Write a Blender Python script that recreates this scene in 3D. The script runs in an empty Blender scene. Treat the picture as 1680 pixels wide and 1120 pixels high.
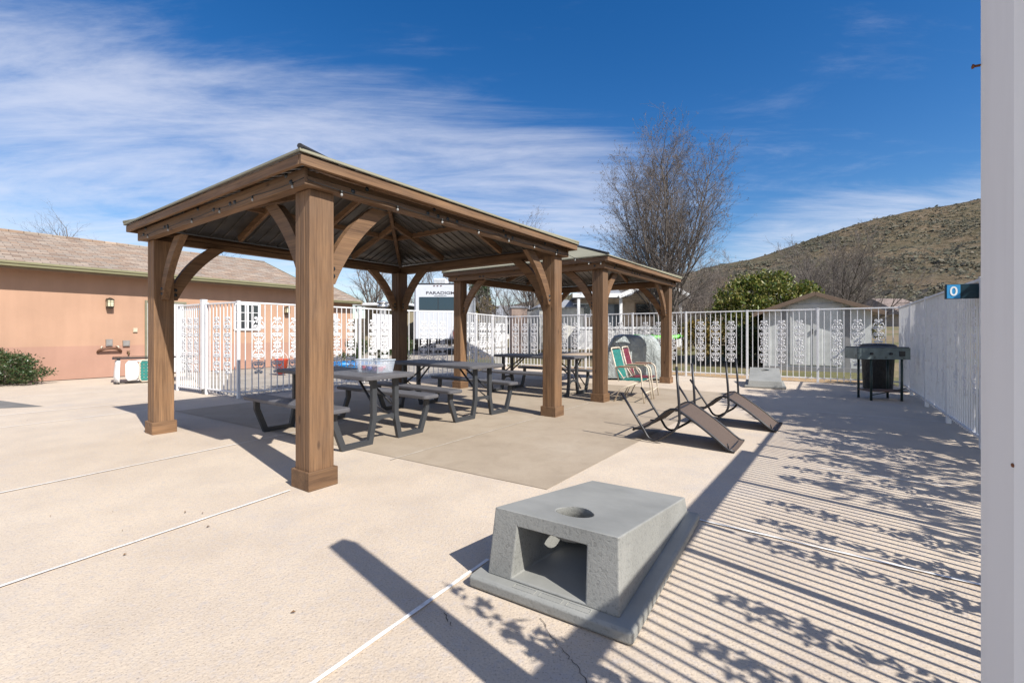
import bpy, bmesh, math, random
from mathutils import Vector, Matrix, noise as mnoise

R = math.radians
E = 1.2                       # camera height in metres; layout numbers below are in units of it
scene = bpy.context.scene
col = scene.collection

# ------------------------------------------------------------------ camera
cam_data = bpy.data.cameras.new("camera")
cam = bpy.data.objects.new("camera", cam_data)
col.objects.link(cam)
cam.location = (0, 0, E)
cam.rotation_euler = (R(90), 0, 0)
cam_data.sensor_width = 36
cam_data.lens = 749.5 / 1680 * 36
cam_data.shift_y = -15 / 1680
cam_data.clip_start = 0.05
cam_data.clip_end = 3000
scene.camera = cam

# ------------------------------------------------------------------ sun + sky
SUN_EL, SUN_AZ = R(43.0), math.atan2(0.686, -0.728)
sun_dir = Vector((math.sin(SUN_AZ) * math.cos(SUN_EL), math.cos(SUN_AZ) * math.cos(SUN_EL), math.sin(SUN_EL)))
sd = bpy.data.lights.new("sun", 'SUN')
sd.energy = 4.3
sd.angle = R(0.5)
sd.color = (1.0, 0.955, 0.88)
so = bpy.data.objects.new("sun", sd)
col.objects.link(so)
so.location = (20, -20, 30)
so.rotation_euler = sun_dir.to_track_quat('Z', 'Y').to_euler()

world = bpy.data.worlds.new("World")
scene.world = world
world.use_nodes = True
wt = world.node_tree
wt.nodes.clear()
def wn(t, **kw):
    n = wt.nodes.new(t)
    for k, v in kw.items(): setattr(n, k, v)
    return n
def wl(a, b): wt.links.new(a, b)
def wmath(op, a, b=None, clamp=False):
    n = wn('ShaderNodeMath', operation=op, use_clamp=clamp)
    for i, v in enumerate((a, b)):
        if v is None: continue
        if isinstance(v, (int, float)): n.inputs[i].default_value = v
        else: wl(v, n.inputs[i])
    return n.outputs[0]
def wsmooth(v, a, b):
    n = wn('ShaderNodeMapRange', interpolation_type='SMOOTHSTEP')
    wl(v, n.inputs[0])
    n.inputs[1].default_value = a; n.inputs[2].default_value = b
    return n.outputs[0]
sky = wn('ShaderNodeTexSky', sky_type='NISHITA', sun_disc=False)
sky.sun_elevation = SUN_EL
sky.sun_rotation = SUN_AZ
sky.air_density = 1.0; sky.dust_density = 0.3; sky.ozone_density = 2.0
hs = wn('ShaderNodeHueSaturation')
hs.inputs['Hue'].default_value = 0.508
hs.inputs['Saturation'].default_value = 1.41
hs.inputs['Value'].default_value = 0.82
wl(sky.outputs[0], hs.inputs['Color'])
# thin streaky cloud laid out on a horizontal layer above the place
tc = wn('ShaderNodeTexCoord')
sep = wn('ShaderNodeSeparateXYZ'); wl(tc.outputs['Generated'], sep.inputs[0])
zc = wmath('MAXIMUM', sep.outputs[2], 0.02)
den = wmath('ADD', zc, 0.10)
px = wmath('DIVIDE', sep.outputs[0], den)
py = wmath('DIVIDE', sep.outputs[1], den)
comb = wn('ShaderNodeCombineXYZ'); wl(px, comb.inputs[0]); wl(py, comb.inputs[1])
mp = wn('ShaderNodeMapping'); wl(comb.outputs[0], mp.inputs[0])
mp.inputs['Rotation'].default_value = (0, 0, R(38))
mp.inputs['Scale'].default_value = (0.42, 1.25, 1)
n1 = wn('ShaderNodeTexNoise'); wl(mp.outputs[0], n1.inputs['Vector'])
n1.inputs['Scale'].default_value = 1.5; n1.inputs['Detail'].default_value = 9
n1.inputs['Roughness'].default_value = 0.66; n1.inputs['Distortion'].default_value = 0.9
mp2 = wn('ShaderNodeMapping'); wl(comb.outputs[0], mp2.inputs[0])
mp2.inputs['Rotation'].default_value = (0, 0, R(62))
mp2.inputs['Scale'].default_value = (1.1, 4.0, 1); mp2.inputs['Location'].default_value = (3.1, 7.7, 0)
n2 = wn('ShaderNodeTexNoise'); wl(mp2.outputs[0], n2.inputs['Vector'])
n2.inputs['Scale'].default_value = 1.7; n2.inputs['Detail'].default_value = 8
n2.inputs['Roughness'].default_value = 0.66; n2.inputs['Distortion'].default_value = 0.35
# coverage: a broad sheet over the west half, its edge running down toward the north-east, thin bank low in the east
hx = wmath('DIVIDE', sep.outputs[0], wmath('MAXIMUM', sep.outputs[1], 0.05))
hz_ = wmath('DIVIDE', sep.outputs[2], wmath('MAXIMUM', sep.outputs[1], 0.05))
edge = wmath('SUBTRACT', wmath('SUBTRACT', 0.45, wmath('MULTIPLY', hx, 0.23)), hz_)
cover_w = wsmooth(edge, -0.14, 0.10)
fall = wsmooth(hx, 0.80, 0.12)
cover_w = wmath('MULTIPLY', cover_w, fall)
edge2 = wmath('SUBTRACT', wmath('ADD', 0.185, wmath('MULTIPLY', hx, 0.17)), hz_)
cover_e = wmath('MULTIPLY', wsmooth(edge2, -0.06, 0.07), wsmooth(hx, 0.25, 0.65))
cov = wmath('MAXIMUM', cover_w, wmath('MULTIPLY', cover_e, 0.95))
cov = wmath('MAXIMUM', cov, 0.12)
back = wsmooth(sep.outputs[1], 0.0, -0.45)          # unseen cloud added behind the viewer for a whiter, brighter fill light
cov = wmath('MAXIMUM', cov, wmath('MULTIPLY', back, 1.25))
dens = wmath('ADD', wmath('MULTIPLY', n1.outputs[0], 0.70), wmath('MULTIPLY', n2.outputs[0], 0.30))
dens = wmath('ADD', dens, wmath('MULTIPLY', wmath('SUBTRACT', cov, 0.5), 0.36))
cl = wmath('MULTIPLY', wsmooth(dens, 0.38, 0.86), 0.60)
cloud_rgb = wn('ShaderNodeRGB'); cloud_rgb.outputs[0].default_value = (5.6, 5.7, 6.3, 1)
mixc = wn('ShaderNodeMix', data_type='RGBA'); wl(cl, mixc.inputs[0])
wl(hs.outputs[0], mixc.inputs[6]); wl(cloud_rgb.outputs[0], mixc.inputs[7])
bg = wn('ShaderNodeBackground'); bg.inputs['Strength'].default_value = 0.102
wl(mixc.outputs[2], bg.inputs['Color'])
wo = wn('ShaderNodeOutputWorld'); wl(bg.outputs[0], wo.inputs['Surface'])

scene.view_settings.view_transform = 'Standard'
scene.view_settings.look = 'None'
scene.view_settings.exposure = 0.70
scene.view_settings.gamma = 1
scene.cycles.use_denoising = True
scene.cycles.max_bounces = 7
scene.cycles.transparent_max_bounces = 12

# ------------------------------------------------------------------ helpers: mesh
def rot_to(d, up=Vector((0, 0, 1))):
    """3x3 with local X along d."""
    x = Vector(d).normalized()
    u = Vector(up)
    if abs(x.dot(u.normalized())) > 0.98: u = Vector((0, 1, 0)) if abs(x.y) < 0.9 else Vector((1, 0, 0))
    y = u.cross(x).normalized()
    z = x.cross(y).normalized()
    return Matrix((x, y, z)).transposed()

class MB:
    def __init__(s): s.v = []; s.f = []; s.smooth = []
    def add(s, vs, fs, smooth=False):
        b = len(s.v)
        s.v.extend([tuple(v) for v in vs])
        for f in fs:
            s.f.append(tuple(i + b for i in f)); s.smooth.append(smooth)
    def box(s, c, size, rot=None, bev=0.003):
        h = [max(x * 0.5, 1e-5) for x in size]
        bev = min(bev, min(h) * 0.45)
        c = Vector(c)
        idx = {}; vs = []
        sg = [(a, b, d) for a in (-1, 1) for b in (-1, 1) for d in (-1, 1)]
        for q in sg:
            for k in range(3):
                p = [q[i] * (h[i] if i == k else h[i] - bev) for i in range(3)]
                p = Vector(p)
                if rot is not None: p = rot @ p
                idx[(q, k)] = len(vs); vs.append(c + p)
        fs = []
        for k in range(3):
            a, b = [(1, 2), (0, 2), (0, 1)][k]
            for sk in (-1, 1):
                def cor(x, y):
                    q = [0, 0, 0]; q[k] = sk; q[a] = x; q[b] = y
                    return idx[(tuple(q), k)]
                fs.append((cor(-1, -1), cor(1, -1), cor(1, 1), cor(-1, 1)))
        for ax in range(3):
            a, b = [(1, 2), (0, 2), (0, 1)][ax]
            for sa in (-1, 1):
                for sb in (-1, 1):
                    q0 = [0] * 3; q0[ax] = -1; q0[a] = sa; q0[b] = sb
                    q1 = list(q0); q1[ax] = 1
                    q0, q1 = tuple(q0), tuple(q1)
                    fs.append((idx[(q0, a)], idx[(q1, a)], idx[(q1, b)], idx[(q0, b)]))
        for q in sg: fs.append((idx[(q, 0)], idx[(q, 1)], idx[(q, 2)]))
        s.add(vs, fs)
    def bar(s, p0, p1, w, h, up=(0, 0, 1), bev=0.003):
        p0, p1 = Vector(p0), Vector(p1)
        s.box((p0 + p1) / 2, ((p1 - p0).length, w, h), rot_to(p1 - p0, Vector(up)), bev)
    def tube(s, pts, r, n=8, caps=True, smooth=True):
        pts = [Vector(p) for p in pts]
        if len(pts) < 2: return
        rs = r if isinstance(r, (list, tuple)) else [r] * len(pts)
        t0 = (pts[1] - pts[0]).normalized()
        ref = Vector((0, 0, 1)) if abs(t0.z) < 0.9 else Vector((1, 0, 0))
        nrm = t0.cross(ref).normalized()
        vs = []; m = len(pts)
        for i, p in enumerate(pts):
            if i == 0: t = pts[1] - p
            elif i == m - 1: t = p - pts[i - 1]
            else: t = (pts[i + 1] - p).normalized() + (p - pts[i - 1]).normalized()
            if t.length < 1e-9: t = t0.copy()
            t.normalize()
            nrm = nrm - t * nrm.dot(t)
            if nrm.length < 1e-6: nrm = t.orthogonal()
            nrm.normalize()
            bi = t.cross(nrm)
            for k in range(n):
                a = 2 * math.pi * k / n
                vs.append(p + (nrm * math.cos(a) + bi * math.sin(a)) * rs[i])
        fs = []
        for i in range(m - 1):
            for k in range(n):
                k2 = (k + 1) % n
                fs.append((i * n + k, i * n + k2, (i + 1) * n + k2, (i + 1) * n + k))
        s.add(vs, fs, smooth)
        if caps and n > 2:
            b = len(s.v) - len(vs)
            s.f.append(tuple(b + k for k in range(n))[::-1]); s.smooth.append(False)
            s.f.append(tuple(b + (m - 1) * n + k for k in range(n))); s.smooth.append(False)
    def cyl(s, c, r, h, n=20, r2=None, axis=(0, 0, 1)):
        a = Vector(axis).normalized() * h / 2
        c = Vector(c)
        s.tube([c - a, c + a], [r, r if r2 is None else r2], n)
    def lathe(s, prof, n=24, c=(0, 0, 0), M=None):
        vs = []
        for (r, z) in prof:
            for k in range(n):
                a = 2 * math.pi * k / n
                p = Vector((r * math.cos(a), r * math.sin(a), z))
                if M is not None: p = M @ p
                vs.append(p + Vector(c))
        fs = []
        for i in range(len(prof) - 1):
            for k in range(n):
                k2 = (k + 1) % n
                fs.append((i * n + k, i * n + k2, (i + 1) * n + k2, (i + 1) * n + k))
        s.add(vs, fs, True)
    def prism(s, poly, d0, d1, frame):
        """poly in (a,b), extruded along c from d0 to d1; frame = 4x4 mapping (a,b,c) to space."""
        n = len(poly)
        vs = [frame @ Vector((p[0], p[1], d0)) for p in poly] + [frame @ Vector((p[0], p[1], d1)) for p in poly]
        fs = [tuple(range(n))[::-1], tuple(range(n, 2 * n))]
        fs += [(i, (i + 1) % n, n + (i + 1) % n, n + i) for i in range(n)]
        s.add(vs, fs)
    def hexa(s, b, t):
        """bottom quad b, top quad t."""
        s.add(list(b) + list(t), [(3, 2, 1, 0), (4, 5, 6, 7), (0, 1, 5, 4), (1, 2, 6, 5), (2, 3, 7, 6), (3, 0, 4, 7)])
    def build(s, name, mat, parent=None, recalc=True):
        me = bpy.data.meshes.new(name)
        me.from_pydata(s.v, [], s.f)
        me.polygons.foreach_set("use_smooth", s.smooth)
        if recalc:
            bm = bmesh.new(); bm.from_mesh(me)
            bmesh.ops.recalc_face_normals(bm, faces=bm.faces)
            bm.to_mesh(me); bm.free()
        me.update()
        ob = bpy.data.objects.new(name, me)
        col.objects.link(ob)
        if mat is not None: me.materials.append(mat)
        if parent is not None: ob.parent = parent
        return ob

def tag(o, label, cat, group=None):
    o['label'] = label; o['category'] = cat
    if group: o['group'] = group
    return o
def struct(o, kind='structure'):
    o['kind'] = kind
    return o
def thing(name, label, cat, loc=(0, 0, 0), rz=0, group=None):
    o = bpy.data.objects.new(name, None)
    col.objects.link(o)
    o.empty_display_size = 0.2
    o.location = loc; o.rotation_euler = (0, 0, rz)
    return tag(o, label, cat, group)
def copy_tree(root, loc, rz, label):
    r = root.copy(); col.objects.link(r)
    r.location = loc; r.rotation_euler = (0, 0, rz); r['label'] = label
    for ch in list(root.children):
        c = ch.copy(); col.objects.link(c); c.parent = r
        for g in ch.children:
            d = g.copy(); col.objects.link(d); d.parent = c
    return r
def S(x, y, z=0): return Vector((x * E, y * E, z * E))
def bez(a, b, c, n=8):
    a, b, c = Vector(a), Vector(b), Vector(c)
    return [a * (1 - t) ** 2 + b * 2 * t * (1 - t) + c * t * t for t in [i / n for i in range(n + 1)]]

# ------------------------------------------------------------------ helpers: materials
def new_mat(name):
    m = bpy.data.materials.new(name); m.use_nodes = True
    t = m.node_tree
    return m, t, t.nodes['Principled BSDF']
def N(t, typ, **kw):
    n = t.nodes.new(typ)
    for k, v in kw.items():
        if k.startswith('i_'): n.inputs[k[2:].replace('_', ' ')].default_value = v
        else: setattr(n, k, v)
    return n
def ramp(t, fac, stops):
    r = N(t, 'ShaderNodeValToRGB')
    el = r.color_ramp.elements
    while len(el) < len(stops): el.new(0.5)
    for e, (p, c) in zip(el, stops):
        e.position = p; e.color = (c[0], c[1], c[2], 1)
    t.links.new(fac, r.inputs[0])
    return r.outputs[0]
def mixcol(t, fac, a, b, mode='MIX'):
    n = N(t, 'ShaderNodeMix', data_type='RGBA', blend_type=mode)
    for i, v in ((0, fac), (6, a), (7, b)):
        if isinstance(v, (int, float)): n.inputs[i].default_value = v
        elif isinstance(v, (tuple, list)): n.inputs[i].default_value = (v[0], v[1], v[2], 1)
        else: t.links.new(v, n.inputs[i])
    return n.outputs[2]
def coords(t, kind='Object', scale=(1, 1, 1), rot=(0, 0, 0)):
    c = N(t, 'ShaderNodeTexCoord')
    m = N(t, 'ShaderNodeMapping')
    m.inputs['Scale'].default_value = scale
    m.inputs['Rotation'].default_value = rot
    t.links.new(c.outputs[kind], m.inputs[0])
    return m.outputs[0]
def tnoise(t, vec, scale, detail=4, rough=0.55, dist=0.0):
    n = N(t, 'ShaderNodeTexNoise', i_Scale=scale, i_Detail=detail, i_Roughness=rough, i_Distortion=dist)
    t.links.new(vec, n.inputs['Vector'])
    return n.outputs[0]
def bump(t, b, h, strength, dist=0.01, prev=None):
    n = N(t, 'ShaderNodeBump', i_Strength=strength, i_Distance=dist)
    t.links.new(h, n.inputs['Height'])
    if prev is not None: t.links.new(prev, n.inputs['Normal'])
    t.links.new(n.outputs[0], b.inputs['Normal'])
    return n.outputs[0]
def simple(name, c, rough=0.6, metal=0.0, var=0.12, vs=6, bmp=0.0, bs=60, dirt=None, spec=0.5):
    m, t, b = new_mat(name)
    v = coords(t)
    f = tnoise(t, v, vs, 5)
    lo = tuple(x * (1 - var) for x in c); hi = tuple(min(1, x * (1 + var)) for x in c)
    cc = ramp(t, f, [(0.3, lo), (0.7, hi)])
    if dirt:
        d = tnoise(t, v, vs * 2.3, 8, 0.65)
        k = ramp(t, d, [(0.56, (0, 0, 0)), (0.72, (1, 1, 1))])
        cc = mixcol(t, k, cc, dirt)
    t.links.new(cc, b.inputs['Base Color'])
    b.inputs['Roughness'].default_value = rough
    b.inputs['Metallic'].default_value = metal
    b.inputs['Specular IOR Level'].default_value = spec
    if bmp: bump(t, b, tnoise(t, v, bs, 3), bmp)
    return m

def wood(name, axis, base=(0.200, 0.112, 0.056)):
    m, t, b = new_mat(name)
    sc = [9, 9, 9]; sc[axis] = 0.55
    oi = N(t, 'ShaderNodeObjectInfo')
    v = coords(t, 'Object', tuple(sc))
    ad = N(t, 'ShaderNodeVectorMath', operation='ADD')
    cm = N(t, 'ShaderNodeCombineXYZ')
    mu = N(t, 'ShaderNodeMath', operation='MULTIPLY'); mu.inputs[1].default_value = 40
    t.links.new(oi.outputs['Random'], mu.inputs[0])
    for i in range(3): t.links.new(mu.outputs[0], cm.inputs[i])
    t.links.new(v, ad.inputs[0]); t.links.new(cm.outputs[0], ad.inputs[1])
    v = ad.outputs[0]
    g = tnoise(t, v, 2.0, 7, 0.62, 0.6)
    s2 = [38, 38, 38]; s2[axis] = 1.1
    v2 = coords(t, 'Object', tuple(s2))
    g2 = tnoise(t, v2, 2.5, 4, 0.6)
    k = [x for x in base]
    cc = ramp(t, g, [(0.22, (k[0] * .42, k[1] * .38, k[2] * .36)), (0.45, (k[0] * .85, k[1] * .83, k[2] * .82)),
                     (0.62, (k[0] * 1.12, k[1] * 1.12, k[2] * 1.1)), (0.85, (k[0] * 1.6, k[1] * 1.62, k[2] * 1.6))])
    fine = ramp(t, g2, [(0.32, (0.58, 0.55, 0.52)), (0.52, (1, 1, 1)), (0.72, (1.15, 1.12, 1.08))])
    cc = mixcol(t, 0.9, cc, fine, 'MULTIPLY')
    # knots and weathering
    s3 = [5, 5, 5]; s3[axis] = 2.0
    vo = N(t, 'ShaderNodeTexVoronoi', i_Scale=1.3)
    t.links.new(coords(t, 'Object', tuple(s3)), vo.inputs['Vector'])
    kn = ramp(t, vo.outputs['Distance'], [(0.05, (0.25, 0.19, 0.15)), (0.12, (1, 1, 1))])
    cc = mixcol(t, 0.8, cc, kn, 'MULTIPLY')
    gr = tnoise(t, coords(t, 'Object', (1, 1, 1)), 1.6, 6, 0.6)
    gk = ramp(t, gr, [(0.45, (0, 0, 0)), (0.8, (0.55, 0.55, 0.55))])
    cc = mixcol(t, gk, cc, (0.150, 0.106, 0.074))
    rv = N(t, 'ShaderNodeMapRange'); t.links.new(oi.outputs['Random'], rv.inputs[0])
    rv.inputs[3].default_value = 0.78; rv.inputs[4].default_value = 1.22
    hsn = N(t, 'ShaderNodeHueSaturation'); t.links.new(cc, hsn.inputs['Color']); t.links.new(rv.outputs[0], hsn.inputs['Value'])
    t.links.new(hsn.outputs[0], b.inputs['Base Color'])
    b.inputs['Roughness'].default_value = 0.72
    bump(t, b, g2, 0.35, 0.004)
    return m
WZ, WX, WY = wood('weathered wood upright', 2), wood('weathered wood lengthwise', 0), wood('weathered wood crosswise', 1)

def deck_mat():
    m, t, b = new_mat('textured pool deck concrete')
    v = coords(t, 'Object')
    big = tnoise(t, v, 0.28, 6, 0.6)
    mid = tnoise(t, v, 2.2, 6, 0.6)
    c = ramp(t, big, [(0.3, (0.525, 0.430, 0.328)), (0.55, (0.595, 0.500, 0.392)), (0.75, (0.610, 0.530, 0.432))])
    c2 = ramp(t, mid, [(0.25, (0.84, 0.84, 0.86)), (0.6, (1, 1, 1)), (0.85, (1.0, 0.97, 0.93))])
    c = mixcol(t, 0.8, c, c2, 'MULTIPLY')
    st = tnoise(t, coords(t, 'Object', (0.5, 1.6, 1), (0, 0, R(35))), 1.1, 7, 0.65, 1.0)
    k = ramp(t, st, [(0.63, (0, 0, 0)), (0.78, (0.34, 0.34, 0.34))])
    c = mixcol(t, k, c, (0.52, 0.34, 0.19))
    gy = tnoise(t, v, 0.9, 8, 0.7)
    k = ramp(t, gy, [(0.54, (0, 0, 0)), (0.72, (0.6, 0.6, 0.6))])
    c = mixcol(t, k, c, (0.43, 0.395, 0.375))
    wsp = tnoise(t, v, 26, 6, 0.75)
    k = ramp(t, wsp, [(0.50, (0, 0, 0)), (0.64, (0.55, 0.55, 0.55))])
    c = mixcol(t, k, c, (0.455, 0.415, 0.395))
    dk = tnoise(t, coords(t, 'Object', (1, 1, 1), (0, 0, 1.1)), 3.4, 9, 0.72)
    k = ramp(t, dk, [(0.66, (0, 0, 0)), (0.74, (0.30, 0.30, 0.30))])
    c = mixcol(t, k, c, (0.33, 0.27, 0.22))
    # rolled-on grit: flattened pebbly specks with darker pits
    vo = N(t, 'ShaderNodeTexVoronoi', i_Scale=75.0, i_Randomness=1.0)
    t.links.new(v, vo.inputs['Vector'])
    sp = tnoise(t, v, 115, 3, 0.6)
    pit = ramp(t, sp, [(0.32, (0.50, 0.48, 0.48)), (0.45, (1, 1, 1)), (0.62, (1, 1, 1)), (0.75, (1.0, 0.99, 0.97))])
    c = mixcol(t, 0.75, c, pit, 'MULTIPLY')
    fl = ramp(t, vo.outputs['Color'], [(0.0, (0.90, 0.88, 0.87)), (1.0, (1, 1, 1))])
    c = mixcol(t, 0.6, c, fl, 'MULTIPLY')
    t.links.new(c, b.inputs['Base Color'])
    b.inputs['Roughness'].default_value = 0.88
    ad = N(t, 'ShaderNodeMath', operation='ADD'); t.links.new(vo.outputs['Distance'], ad.inputs[0]); t.links.new(sp, ad.inputs[1])
    bump(t, b, ad.outputs[0], 0.30, 0.005)
    return m
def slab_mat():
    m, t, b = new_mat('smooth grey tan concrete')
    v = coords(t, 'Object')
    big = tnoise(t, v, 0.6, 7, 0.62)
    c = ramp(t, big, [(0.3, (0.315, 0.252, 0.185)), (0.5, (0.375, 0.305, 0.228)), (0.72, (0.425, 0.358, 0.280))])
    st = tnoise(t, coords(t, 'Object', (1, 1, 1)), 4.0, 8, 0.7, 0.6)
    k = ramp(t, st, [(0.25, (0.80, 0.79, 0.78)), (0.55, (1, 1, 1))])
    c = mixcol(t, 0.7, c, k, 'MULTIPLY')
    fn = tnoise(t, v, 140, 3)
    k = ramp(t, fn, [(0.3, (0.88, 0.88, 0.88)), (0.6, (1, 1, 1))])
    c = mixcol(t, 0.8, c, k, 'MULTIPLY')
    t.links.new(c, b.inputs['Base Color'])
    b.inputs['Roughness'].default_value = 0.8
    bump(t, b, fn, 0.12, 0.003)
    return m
def cast_concrete():
    m, t, b = new_mat('cast grey concrete')
    v = coords(t, 'Object')
    big = tnoise(t, v, 2.5, 6, 0.6)
    c = ramp(t, big, [(0.3, (0.215, 0.217, 0.204)), (0.6, (0.280, 0.281, 0.264)), (0.8, (0.315, 0.312, 0.292))])
    gm = N(t, 'ShaderNodeNewGeometry')
    sx = N(t, 'ShaderNodeSeparateXYZ')
    vt = N(t, 'ShaderNodeVectorTransform', vector_type='NORMAL', convert_from='WORLD', convert_to='OBJECT')
    t.links.new(gm.outputs['True Normal'], vt.inputs[0]); t.links.new(vt.outputs[0], sx.inputs[0])
    rough_side = N(t, 'ShaderNodeMapRange'); t.links.new(sx.outputs[2], rough_side.inputs[0])
    rough_side.inputs[1].default_value = 0.5; rough_side.inputs[2].default_value = 0.9
    rough_side.inputs[3].default_value = 1.0; rough_side.inputs[4].default_value = 0.06
    vo = N(t, 'ShaderNodeTexVoronoi', i_Scale=85.0); t.links.new(v, vo.inputs['Vector'])
    sp = tnoise(t, v, 70, 4, 0.6, 0.8)
    pit = ramp(t, sp, [(0.34, (0.70, 0.70, 0.70)), (0.47, (1, 1, 1))])
    pf = N(t, 'ShaderNodeMath', operation='MULTIPLY'); pf.inputs[1].default_value = 0.85
    t.links.new(rough_side.outputs[0], pf.inputs[0])
    c = mixcol(t, pf.outputs[0], c, mixcol(t, 1.0, c, pit, 'MULTIPLY'))
    t.links.new(c, b.inputs['Base Color'])
    b.inputs['Roughness'].default_value = 0.62
    bn = N(t, 'ShaderNodeBump', i_Distance=0.006)
    bs = N(t, 'ShaderNodeMath', operation='MULTIPLY'); bs.inputs[1].default_value = 0.42
    t.links.new(rough_side.outputs[0], bs.inputs[0]); t.links.new(bs.outputs[0], bn.inputs['Strength'])
    t.links.new(sp, bn.inputs['Height']); t.links.new(bn.outputs[0], b.inputs['Normal'])
    return m
def shingles(name, cols):
    m, t, b = new_mat(name)
    v = coords(t, 'Object')
    br = N(t, 'ShaderNodeTexBrick', offset=0.5)
    t.links.new(v, br.inputs['Vector'])
    br.inputs['Scale'].default_value = 1.0
    br.inputs['Brick Width'].default_value = 0.30; br.inputs['Row Height'].default_value = 0.14
    br.inputs['Mortar Size'].default_value = 0.008
    br.inputs['Color1'].default_value = (0, 0, 0, 1); br.inputs['Color2'].default_value = (1, 1, 1, 1)
    br.inputs['Mortar'].default_value = (0.0, 0.0, 0.0, 1)
    c = ramp(t, br.outputs['Color'], [(0.0, cols[0]), (0.35, cols[1]), (0.65, cols[2]), (1.0, cols[3])])
    sp = tnoise(t, v, 60, 3)
    c = mixcol(t, 0.5, c, ramp(t, sp, [(0.3, (0.6, 0.6, 0.6)), (0.65, (1, 1, 1))]), 'MULTIPLY')
    k = ramp(t, br.outputs['Fac'], [(0.0, (1, 1, 1)), (1.0, (0.5, 0.48, 0.46))])
    c = mixcol(t, 0.8, c, k, 'MULTIPLY')
    t.links.new(c, b.inputs['Base Color'])
    b.inputs['Roughness'].default_value = 0.9
    bump(t, b, br.outputs['Color'], 0.25, 0.01)
    return m
def leaf_mat(name, cols, trans=0.25, rough=0.5):
    m, t, b = new_mat(name)
    g = N(t, 'ShaderNodeNewGeometry')
    c = ramp(t, g.outputs['Random Per Island'], [(i / max(1, len(cols) - 1), k) for i, k in enumerate(cols)])
    t.links.new(c, b.inputs['Base Color'])
    b.inputs['Roughness'].default_value = rough
    tr = N(t, 'ShaderNodeBsdfTranslucent')
    t.links.new(c, tr.inputs['Color'])
    mx = N(t, 'ShaderNodeMixShader'); mx.inputs[0].default_value = trans
    t.links.new(b.outputs[0], mx.inputs[1]); t.links.new(tr.outputs[0], mx.inputs[2])
    t.links.new(mx.outputs[0], t.nodes['Material Output'].inputs['Surface'])
    return m
def stripe_metal(name, c, axis, freq, strength=0.6, rough=0.45, metal=0.0):
    m, t, b = new_mat(name)
    v = coords(t, 'Object')
    w = N(t, 'ShaderNodeTexWave', wave_type='BANDS', bands_direction='XYZ'[axis], wave_profile='SIN', i_Scale=freq)
    t.links.new(v, w.inputs['Vector'])
    r = ramp(t, w.outputs['Fac'], [(0.0, (0, 0, 0)), (0.72, (0, 0, 0)), (0.86, (1, 1, 1)), (1, (1, 1, 1))])
    f = tnoise(t, v, 3, 6)
    cc = ramp(t, f, [(0.3, tuple(x * .8 for x in c)), (0.7, tuple(x * 1.15 for x in c))])
    t.links.new(cc, b.inputs['Base Color'])
    b.inputs['Roughness'].default_value = rough; b.inputs['Metallic'].default_value = metal
    bump(t, b, r, strength, 0.02)
    return m
def glass_mat(name, c, rough=0.08):
    m, t, b = new_mat(name)
    b.inputs['Base Color'].default_value = (*c, 1)
    b.inputs['Roughness'].default_value = rough
    b.inputs['Specular IOR Level'].default_value = 0.8
    return m
def clear_plastic(name, c, alpha):
    m, t, b = new_mat(name)
    b.inputs['Base Color'].default_value = (*c, 1)
    b.inputs['Roughness'].default_value = 0.25
    b.inputs['Alpha'].default_value = alpha
    return m

DECK, SLAB, CAST = deck_mat(), slab_mat(), cast_concrete()
WHITE = simple('white painted metal', (0.74, 0.74, 0.75), 0.45, var=0.05, vs=5, dirt=(0.55, 0.52, 0.50))
CAULK = simple('white joint caulk', (0.74, 0.72, 0.69), 0.8, var=0.12, vs=9, dirt=(0.5, 0.44, 0.38))
BOLT = simple('dark steel bolt', (0.05, 0.055, 0.06), 0.4, 0.6)
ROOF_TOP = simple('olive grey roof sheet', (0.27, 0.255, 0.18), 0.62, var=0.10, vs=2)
DRIP = simple('dark olive drip edge', (0.13, 0.12, 0.085), 0.5)
TRIM_DARK = simple('black ridge cap', (0.025, 0.025, 0.028), 0.45)
PLASTIC_TOP = simple('charcoal moulded plastic', (0.105, 0.103, 0.112), 0.55, var=0.10, vs=8, bmp=0.15, bs=140)
FRAME_GREY = simple('dark grey powder coat', (0.040, 0.043, 0.048), 0.5, var=0.1)
BLACK_TUBE = simple('black tube', (0.020, 0.020, 0.024), 0.38, var=0.1)
CREAM = simple('cream painted tube', (0.66, 0.58, 0.46), 0.5, var=0.06, dirt=(0.32, 0.22, 0.14))
GREEN_WEB = simple('green webbing', (0.020, 0.175, 0.150), 0.6, var=0.2, vs=20)
MAROON_WEB = simple('maroon webbing', (0.160, 0.022, 0.040), 0.6, var=0.2, vs=20)
WEB_CLIP = simple('pale webbing clip', (0.6, 0.58, 0.55), 0.5)

# ------------------------------------------------------------------ plan directions
YAW = 0.619
u = Vector((math.sin(YAW), math.cos(YAW), 0)); v = Vector((-math.cos(YAW), math.sin(YAW), 0))
RZ_U = math.atan2(u.y, u.x)           # turns local x onto u, local y onto v
FE = (7.10, 8.35); FC = (-0.16, 13.3)
FA = (-4.12, 6.88); FB = (-2.25, 9.50); FB2 = (-1.25, 10.25); FL = (-4.92, 7.36); FL2 = (-5.75, 7.86)
fdir = Vector((-0.569, -0.8223, 0))

# ------------------------------------------------------------------ ground, hill
def sheet(name, pts, z, mat, thick=0.0):
    mb = MB()
    P = [Vector((x * E, y * E, z)) for x, y in pts]
    n = len(P)
    if thick:
        vs = P + [p - Vector((0, 0, thick)) for p in P]
        mb.add(vs, [tuple(range(n)), tuple(range(2 * n - 1, n - 1, -1))] + [(i, n + i, n + (i + 1) % n, (i + 1) % n) for i in range(n)])
    else: mb.add(P, [tuple(range(n))])
    o = mb.build(name, mat)
    return struct(o)

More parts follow.
